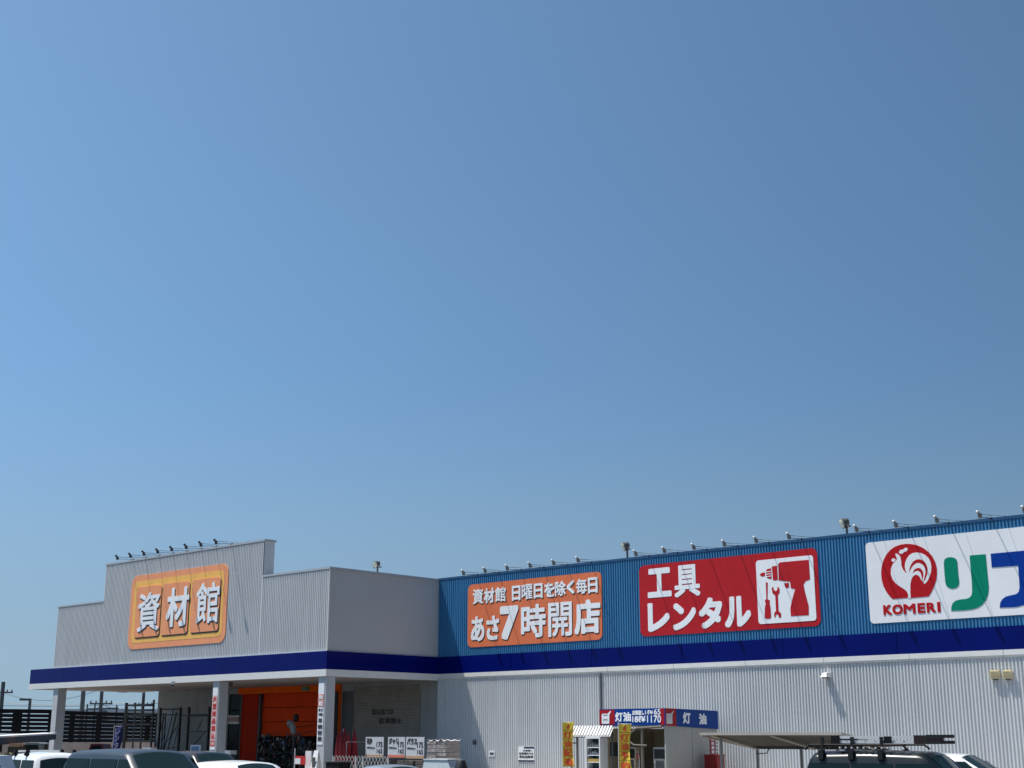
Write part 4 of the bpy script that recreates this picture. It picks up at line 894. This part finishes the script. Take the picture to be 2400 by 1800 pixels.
# ------------------------------------------------------------------ cars
def lerp(a, b, t): return a+(b-a)*t
def pw(pts, x):
    if x <= pts[0][0]: return pts[0][1]
    for (a, u), (b, v) in zip(pts, pts[1:]):
        if x <= b: s = (x-a)/(b-a); return u+(v-u)*s
    return pts[-1][1]
def ss(pts, x, r=.12):
    return (pw(pts, x-r)+2*pw(pts, x)+pw(pts, x+r)+pw(pts, x-r/2)*2+pw(pts, x+r/2)*2)/8
def make_car(name, label, cat, loc, rz, L, W, H, paint, belt=.95, hood=(.85, .95), xs=(.0, .74, .52, .06, .0), tumble=.13, wheel=.31, trimc=None, pillars=(.44, .0), rail=False, head=.17):
    """x forward from the rear bumper (0) to the front (L); xs: cowl, roof front, roof rear, tail base as fractions"""
    t = thing(name, label, cat, loc, rz)
    hw = W/2; cowl, rf, rr, tb = xs[1]*L, xs[2]*L, xs[3]*L, xs[4]*L
    low = [(0, belt-.02), (tb+.02, belt), (cowl, hood[1]), (L*.93, hood[0]), (L, hood[0]-.18)]
    n = 30
    def wid(x):
        e = min(x, L-x)/L; return hw*(1-.16*max(0, 1-e/.09)**2)
    def sec(x):
        zt = ss(low, x, .06); w_ = wid(x); zb = .2 if .03*L < x < .97*L else .28
        return [(0, zb), (w_*.9, zb), (w_*.99, zb+.12), (w_, zb+.3), (w_*.995, zt-.18), (w_*.955, zt-.05), (w_*.88, zt), (w_*.5, zt+.012), (0, zt+.02)]
    b = MB(); xs_ = [L*(.5-.5*math.cos(math.pi*i/n)) for i in range(n+1)]; m = 9
    vs = []
    for x in xs_:
        s = sec(x); vs += [(x, y, z) for y, z in s]+[(x, -y, z) for y, z in reversed(s[1:-1])]
    k = 2*m-2; fs = [(i*k+j, i*k+(j+1) % k, (i+1)*k+(j+1) % k, (i+1)*k+j) for i in range(n) for j in range(k)]
    fs += [tuple(reversed(range(k))), tuple(range(n*k, n*k+k))]
    b.add(vs, fs); b.build('body', paint, t, smooth=True)
    # greenhouse
    roofp = [(tb, belt), (rr, H-.03), ((rr+rf)/2, H), (rf, H-.03), (cowl, hood[1])]
    def top(x): return max(ss(roofp, x, .10), belt-.05)
    def ww(z): return lerp(hw*.95, hw*.95-tumble, max(0, min(1, (z-belt)/(H-belt))))
    def gsec(x):
        zt = top(x)-.03; z1 = max(zt-.07, belt-.06); z1 = min(z1, zt-.01)
        return [(ww(belt), belt-.07), (ww(z1), z1), (ww(zt)-.05, zt), (ww(zt)*.72, zt+.03), (ww(zt)*.35, zt+.05), (0, zt+.055)]
    gx = [lerp(tb-.02, cowl+.04, i/36) for i in range(37)]; vs = []
    for x in gx:
        s = gsec(x); vs += [(x, y, z) for y, z in s]+[(x, -y, z) for y, z in reversed(s[:-1])]
    k = 11; fs = [(i*k+j, i*k+j+1, (i+1)*k+j+1, (i+1)*k+j) for i in range(36) for j in range(k-1)]
    MB().add(vs, fs).build('roof', paint, t, smooth=True)
    # glass: windscreen, rear window, side windows
    def surf(x, s):
        y = s*(ww(top(x))-.13); return Vector((x, y, top(x)-.03+.058*(1-s*s)+.010))
    xa, xb = rf+.06, cowl-.05
    MB().grid(lambda u, v: surf(lerp(xb, xa, v), lerp(-1, 1, u))+Vector((.012, 0, .004)), 8, 8).build('windscreen', win_glass, t, smooth=True, recalc=False)
    if rr-tb > .12:
        MB().grid(lambda u, v: surf(lerp(tb+.06, rr-.04, v), lerp(-1, 1, u))+Vector((-.012, 0, .004)), 8, 6).build('rear_window', win_glass, t, smooth=True, recalc=False)
    def xfr(z): return lerp(cowl-.16, rf-.02, (z-belt)/(H-belt))
    def xre(z): return lerp(tb+.16, rr+.06, (z-belt)/(H-belt))
    spans = []
    ps = sorted([p*L for p in pillars if p])
    z0_, z1_ = belt+.02, H-head
    for sgn in (1, -1):
        edges = [None]+ps+[None]
        for i in range(len(edges)-1):
            def PT(u, v, e0=edges[i], e1=edges[i+1]):
                z = lerp(z0_, z1_, v); a_ = xre(z) if e0 is None else e0+.035; b2 = xfr(z) if e1 is None else e1-.035
                return Vector((lerp(a_, b2, u), sgn*(ww(z)+.007), z))
            MB().grid(PT, 4, 3).build('side_window', win_glass, t, recalc=False)
        mr = MB().lathe((cowl-.32, sgn*(hw+.02), belt+.06), (0, sgn, 0), [(.05, 0), (.10, .04), (.10, .13), (.05, .17)], 10).build('mirror', paint, t, smooth=True)
        MB().box(cowl-.02-.9, cowl-.02-.74, sgn*(hw*.995)-.012, sgn*(hw*.995)+.012, belt-.2, belt-.17).build('door_handle', trimc or black, t)
        if rail: MB().tube([(rr+.1, sgn*(hw-tumble-.1), H), (rr+.2, sgn*(hw-tumble-.1), H+.05), (rf-.25, sgn*(hw-tumble-.1), H+.05), (rf-.15, sgn*(hw-tumble-.1), H)], .018, 6).build('roof_rail', blackp, t)
        for xw in (.18*L, .82*L):
            wh = MB().lathe((xw, sgn*(hw-.19), wheel), (0, sgn, 0), [(wheel*.7, 0), (wheel, .03), (wheel, .17), (wheel*.85, .2)], 24).build('wheel', tyre_m, t, smooth=True)
            MB().lathe((xw, sgn*(hw-.01), wheel), (0, sgn, 0), [(wheel*.62, 0), (wheel*.6, .02), (wheel*.2, .03)], 20).build('rim', steel, wh, smooth=True)
        MB().lathe((L-.14, sgn*(hw-.22), hood[0]-.2), (1, sgn*.3, .1), [(.12, -.05), (.13, .03), (.09, .07)], 14).build('headlight', mat('lamp_clear', (.6, .62, .62), .1), t, smooth=True)
        MB().box(-.01, .08, sgn*(hw-.2)-.08, sgn*(hw-.2)+.08, belt-.35, belt-.05).build('tail_light', red_cloth, t)
    MB().box(L-.04, L+.02, -.17, .17, .42, .58).build('number_plate', white, t)
    MB().box(L-.06, L+.005, -hw*.55, hw*.55, hood[0]-.34, hood[0]-.2).build('grille', blackp, t)
    return t
def place_car(px, py, z, rz, dx, dy=0.):
    """put a local roof point (dx, dy) where the photo shows it at height z"""
    p = PX(px, py, 'Z', z); c, s = math.cos(rz), math.sin(rz)
    return (p.x-(dx*c-dy*s), p.y-(dx*s+dy*c), 0)
pw_w = mat('white_car_paint', (.78, .80, .80), .22, coat=.6, var=.01); pw_g = mat('grey_blue_paint', (.020, .030, .042), .35, 0, coat=.15, var=.02)
pw_d = mat('dark_violet_paint', (.012, .011, .018), .3, 0, coat=.25, spec=.3); pw_b = mat('black_green_paint', (.008, .012, .014), .3, 0, coat=.2, spec=.3)
pw_s = mat('silver_car_paint', (.42, .44, .45), .25, .6, coat=.6)
# grey-blue minivan
hz = rad(0)
make_car('grey_minivan', 'blue grey minivan parked beside the white vehicle, its roof in front of the racks', 'car', place_car(322, 1757, 1.74, rad(-2), 1.68), rad(-2), 3.9, 1.72, 1.74, pw_g, .98, (.9, 1.0), (0, .86, .62, .05, .0), .14, pillars=(.30, .57))
# white vehicle at left
t = make_car('white_utility_vehicle', 'small white off-road car with black roof clips at the left edge', 'car', place_car(118, 1764, 1.60, rad(-8), 1.15), rad(-8), 2.95, 1.48, 1.60, pw_w, 1.0, (.92, .99), (0, .70, .60, .03, .0), .10, pillars=(.33,))
for x in (.35, 1.15): 
    for s in (1, -1): MB().hexa([(x, s*.62-.05, 1.55), (x+.1, s*.62-.05, 1.55), (x+.1, s*.62+.05, 1.5), (x, s*.62+.05, 1.5)], [(x+.02, s*.58-.04, 1.67), (x+.08, s*.58-.04, 1.67), (x+.08, s*.58+.04, 1.67), (x+.02, s*.58+.04, 1.67)]).build('roof_clip', blackp, t)
MB().box(.1, .5, -.5, .5, 1.61, 1.655).build('roof_spoiler', pw_w, t)
# dark sedan and white sedan
make_car('dark_hatchback', 'dark glossy car parked behind the grey minivan', 'car', place_car(480, 1762, 1.56, rad(0), 2.0), 0, 3.9, 1.7, 1.56, pw_d, .95, (.88, .96), (0, .80, .60, .1, .0), .15, pillars=(.28, .55))
make_car('white_car', 'white car whose bright roof fills the foreground below the dark car', 'car', place_car(580, 1785, 1.48, rad(-3), 2.0), rad(-3), 4.2, 1.66, 1.48, pw_w, .90, (.84, .92), (0, .74, .53, .17, .04), .18, pillars=(.27, .52))
a = PX(764, 1785, 'Y', 37.5)
t = thing('black_planter_box', 'flat topped black box below the left end of the folding gate', 'box', (a.x, 37.5, 0)); MB().box(0, .85, 0, .6, 0, a.z-.05).build('body', blackp, t); MB().box(-.03, .88, -.03, .63, a.z-.05, a.z).build('lid', black, t)
make_car('silver_compact', 'silver car with a glinting windscreen below the price boards', 'car', place_car(915, 1796, 1.30, rad(-4), 1.35), rad(-4), 3.3, 1.6, 1.33, pw_s, .86, (.78, .87), (0, .74, .52, .3, .08), .15, pillars=(.3, .55))
# white chest with black bucket
a = PX(990, 1781, 'Y', 38)
t = thing('white_storage_chest', 'pale storage chest with sloping ends below the wrapped pallet', 'chest', (a.x, 38, 0)); H = a.z
MB().hexa([(-.2, 0, 0), (1.9, 0, 0), (1.6, 1, 0), (-.2, 1, 0)], [(.0, .1, H), (1.3, .1, H), (1.3, .9, H), (.0, .9, H)]).build('body', mat('pale_chest', (.52, .58, .6), .4), t); MB().box(-.03, 1.33, .07, .93, H, H+.04).build('lid', mat('pale_lid', (.66, .7, .72), .35), t)
tag(MB().lathe((a.x+1.85, 38.3, 0), (0, 0, 1), [(.34, 0), (.34, .6), (.17, H-.03), (.15, H)], 16).build('black_traffic_barrel', black, smooth=True), 'black tapering barrel standing right of the pale chest', 'barrel')

# black van with roof rack and ladder
vt = rad(6)
loc = place_car(2040, 1760, 1.72, vt, 1.15, 0)
van = make_car('black_van', 'black van carrying a roof rack and an aluminium ladder', 'van', loc, vt, 3.6, 1.6, 1.72, pw_b, .98, (.9, 1.0), (0, .86, .68, .04, .0), .12, pillars=(.28, .52), head=.22)
loc = Vector(loc)
t = thing('roof_rack', 'black tubular roof rack clamped on the black van', 'roof rack', loc+Vector((.0, 0, 1.745)), vt)
b = MB()
for y in (-.58, .58): b.tube([(.05, y, .0), (.15, y, .09), (2.02, y, .09), (2.12, y, .01)], .022, 6)
b.build('side_rail', blackp, t)
for x in (.42, 1.03, 1.62):
    MB().tube([(x, -.62, -.06), (x, -.60, .08), (x, .60, .08), (x, .62, -.06)], .022, 6).build('crossbar', blackp, t)
    MB().box(x-.05, x+.05, -.70, -.58, -.18, .0).box(x-.05, x+.05, .58, .70, -.18, .0).build('clamp', black, t)
    MB().box(x-.03, x+.03, -.6, -.56, .08, .24).build('strap', black, t)
t = thing('aluminium_ladder', 'folded aluminium ladder with a dark end strapped on the roof rack', 'ladder', loc+Vector((.05, 0, 1.865)), vt)
b = MB()
for y in (-.55, -.18, -.08, .30): b.box(.55, 2.4, y, y+.03, 0, .055).box(.55, 2.4, y, y+.03, .085, .14)
b.build('stile', mat('aluminium', (.78, .78, .76), .35, .3), t)
b = MB()
for k in range(9): b.box(.65+k*.19, .70+k*.19, -.55, -.15, .02, .05).box(.65+k*.19, .70+k*.19, -.08, .33, .095, .13)
b.build('rung', mat('aluminium', (0, 0, 0)), t)
MB().box(2.2, 2.45, -.57, -.52, -.01, .15).box(2.2, 2.45, -.2, -.13, -.01, .15).box(2.2, 2.45, .29, .34, -.01, .15).pieces('end_sleeve', mat('maroon_sleeve', (.018, .006, .006), .5), t)
b = MB()
for y in (-.555, -.18, .3):
    for z in (-.01, .10): b.box(2.44, 2.66, y-.02, y+.04, z, z+.06)
b.pieces('rubber_foot', black, t)
MB().box(.55, .72, -.58, .34, -.02, .14).box(1.62, 1.76, -.575, -.53, .0, .13).pieces('hinge', blackp, t)
b = MB()
for k in range(9): b.tube([(.6+k*.12, -.6, -.09), (.6+k*.12, -.6, -.06)], .022, 6)
t2 = thing('ratchet_strap', 'pale coiled strap lying along the van roof edge', 'strap', loc+Vector((.2, 0, 1.86)), vt); b.build('webbing', plastic_w, t2)
# white car beyond the van
make_car('white_hatchback', 'white hatchback half hidden behind the black van', 'car', place_car(2235, 1766, 1.60, rad(4), 2.15), rad(4), 4.1, 1.68, 1.60, pw_w, .98, (.9, 1.0), (0, .84, .60, .08, .0), .16, pillars=(.3, .56))
# white crate panel at the far left
a = PX(-62, 1771, 'D', 24); 
t = thing('white_louvred_box', 'white louvred plastic box cut off by the left edge', 'box', (a.x, a.y, 0), math.atan2(rt.y, rt.x)); H = a.z
MB().prism([(0, 0, 0), (.56, 0, 0), (.54, 0, H-.25), (.43, 0, H), (0, 0, H)], (0, .6, 0)).build('body', plastic_w, t)
b = MB()
for k in range(7):
    z = .34+k*.185
    for x in (.04, .2, .36): b.box(x, x+.12, -.012, 0, z, z+.07)
b.build('louvre', mat('louvre_grey', (.25, .25, .3), .6), t)
t = thing('dry_shrub', 'brown olive shrub behind the white louvred box', 'shrub', (PX(25, 1765, 'D', 40).x, PX(25, 1765, 'D', 40).y, 0))
b = MB()
for k in range(900):
    a_ = random.uniform(0, 6.28); r_ = random.uniform(0, .75)**.8; z = random.uniform(.1, 1.52); q = Vector((r_*math.cos(a_)*(1.1-z*.35), r_*math.sin(a_)*(1.1-z*.35), z)); d1 = Vector((random.uniform(-1, 1), random.uniform(-1, 1), random.uniform(-1, 1)))*.07; d2 = Vector((random.uniform(-1, 1), random.uniform(-1, 1), random.uniform(-1, 1)))*.07
    b.add([q, q+d1, q+d1+d2, q+d2], [(0, 1, 2, 3)])
b.build('foliage', mat('olive_leaf', (.10, .09, .035), .8, var=.4, scale=9), t, recalc=False)
MB().tube([(0, 0, 0), (.05, 0, .8)], .04, 6, .02).build('stem', mat('old_wood', (0, 0, 0)), t)
COL.objects.unlink(_to); bpy.data.objects.remove(_to)
print('all done')
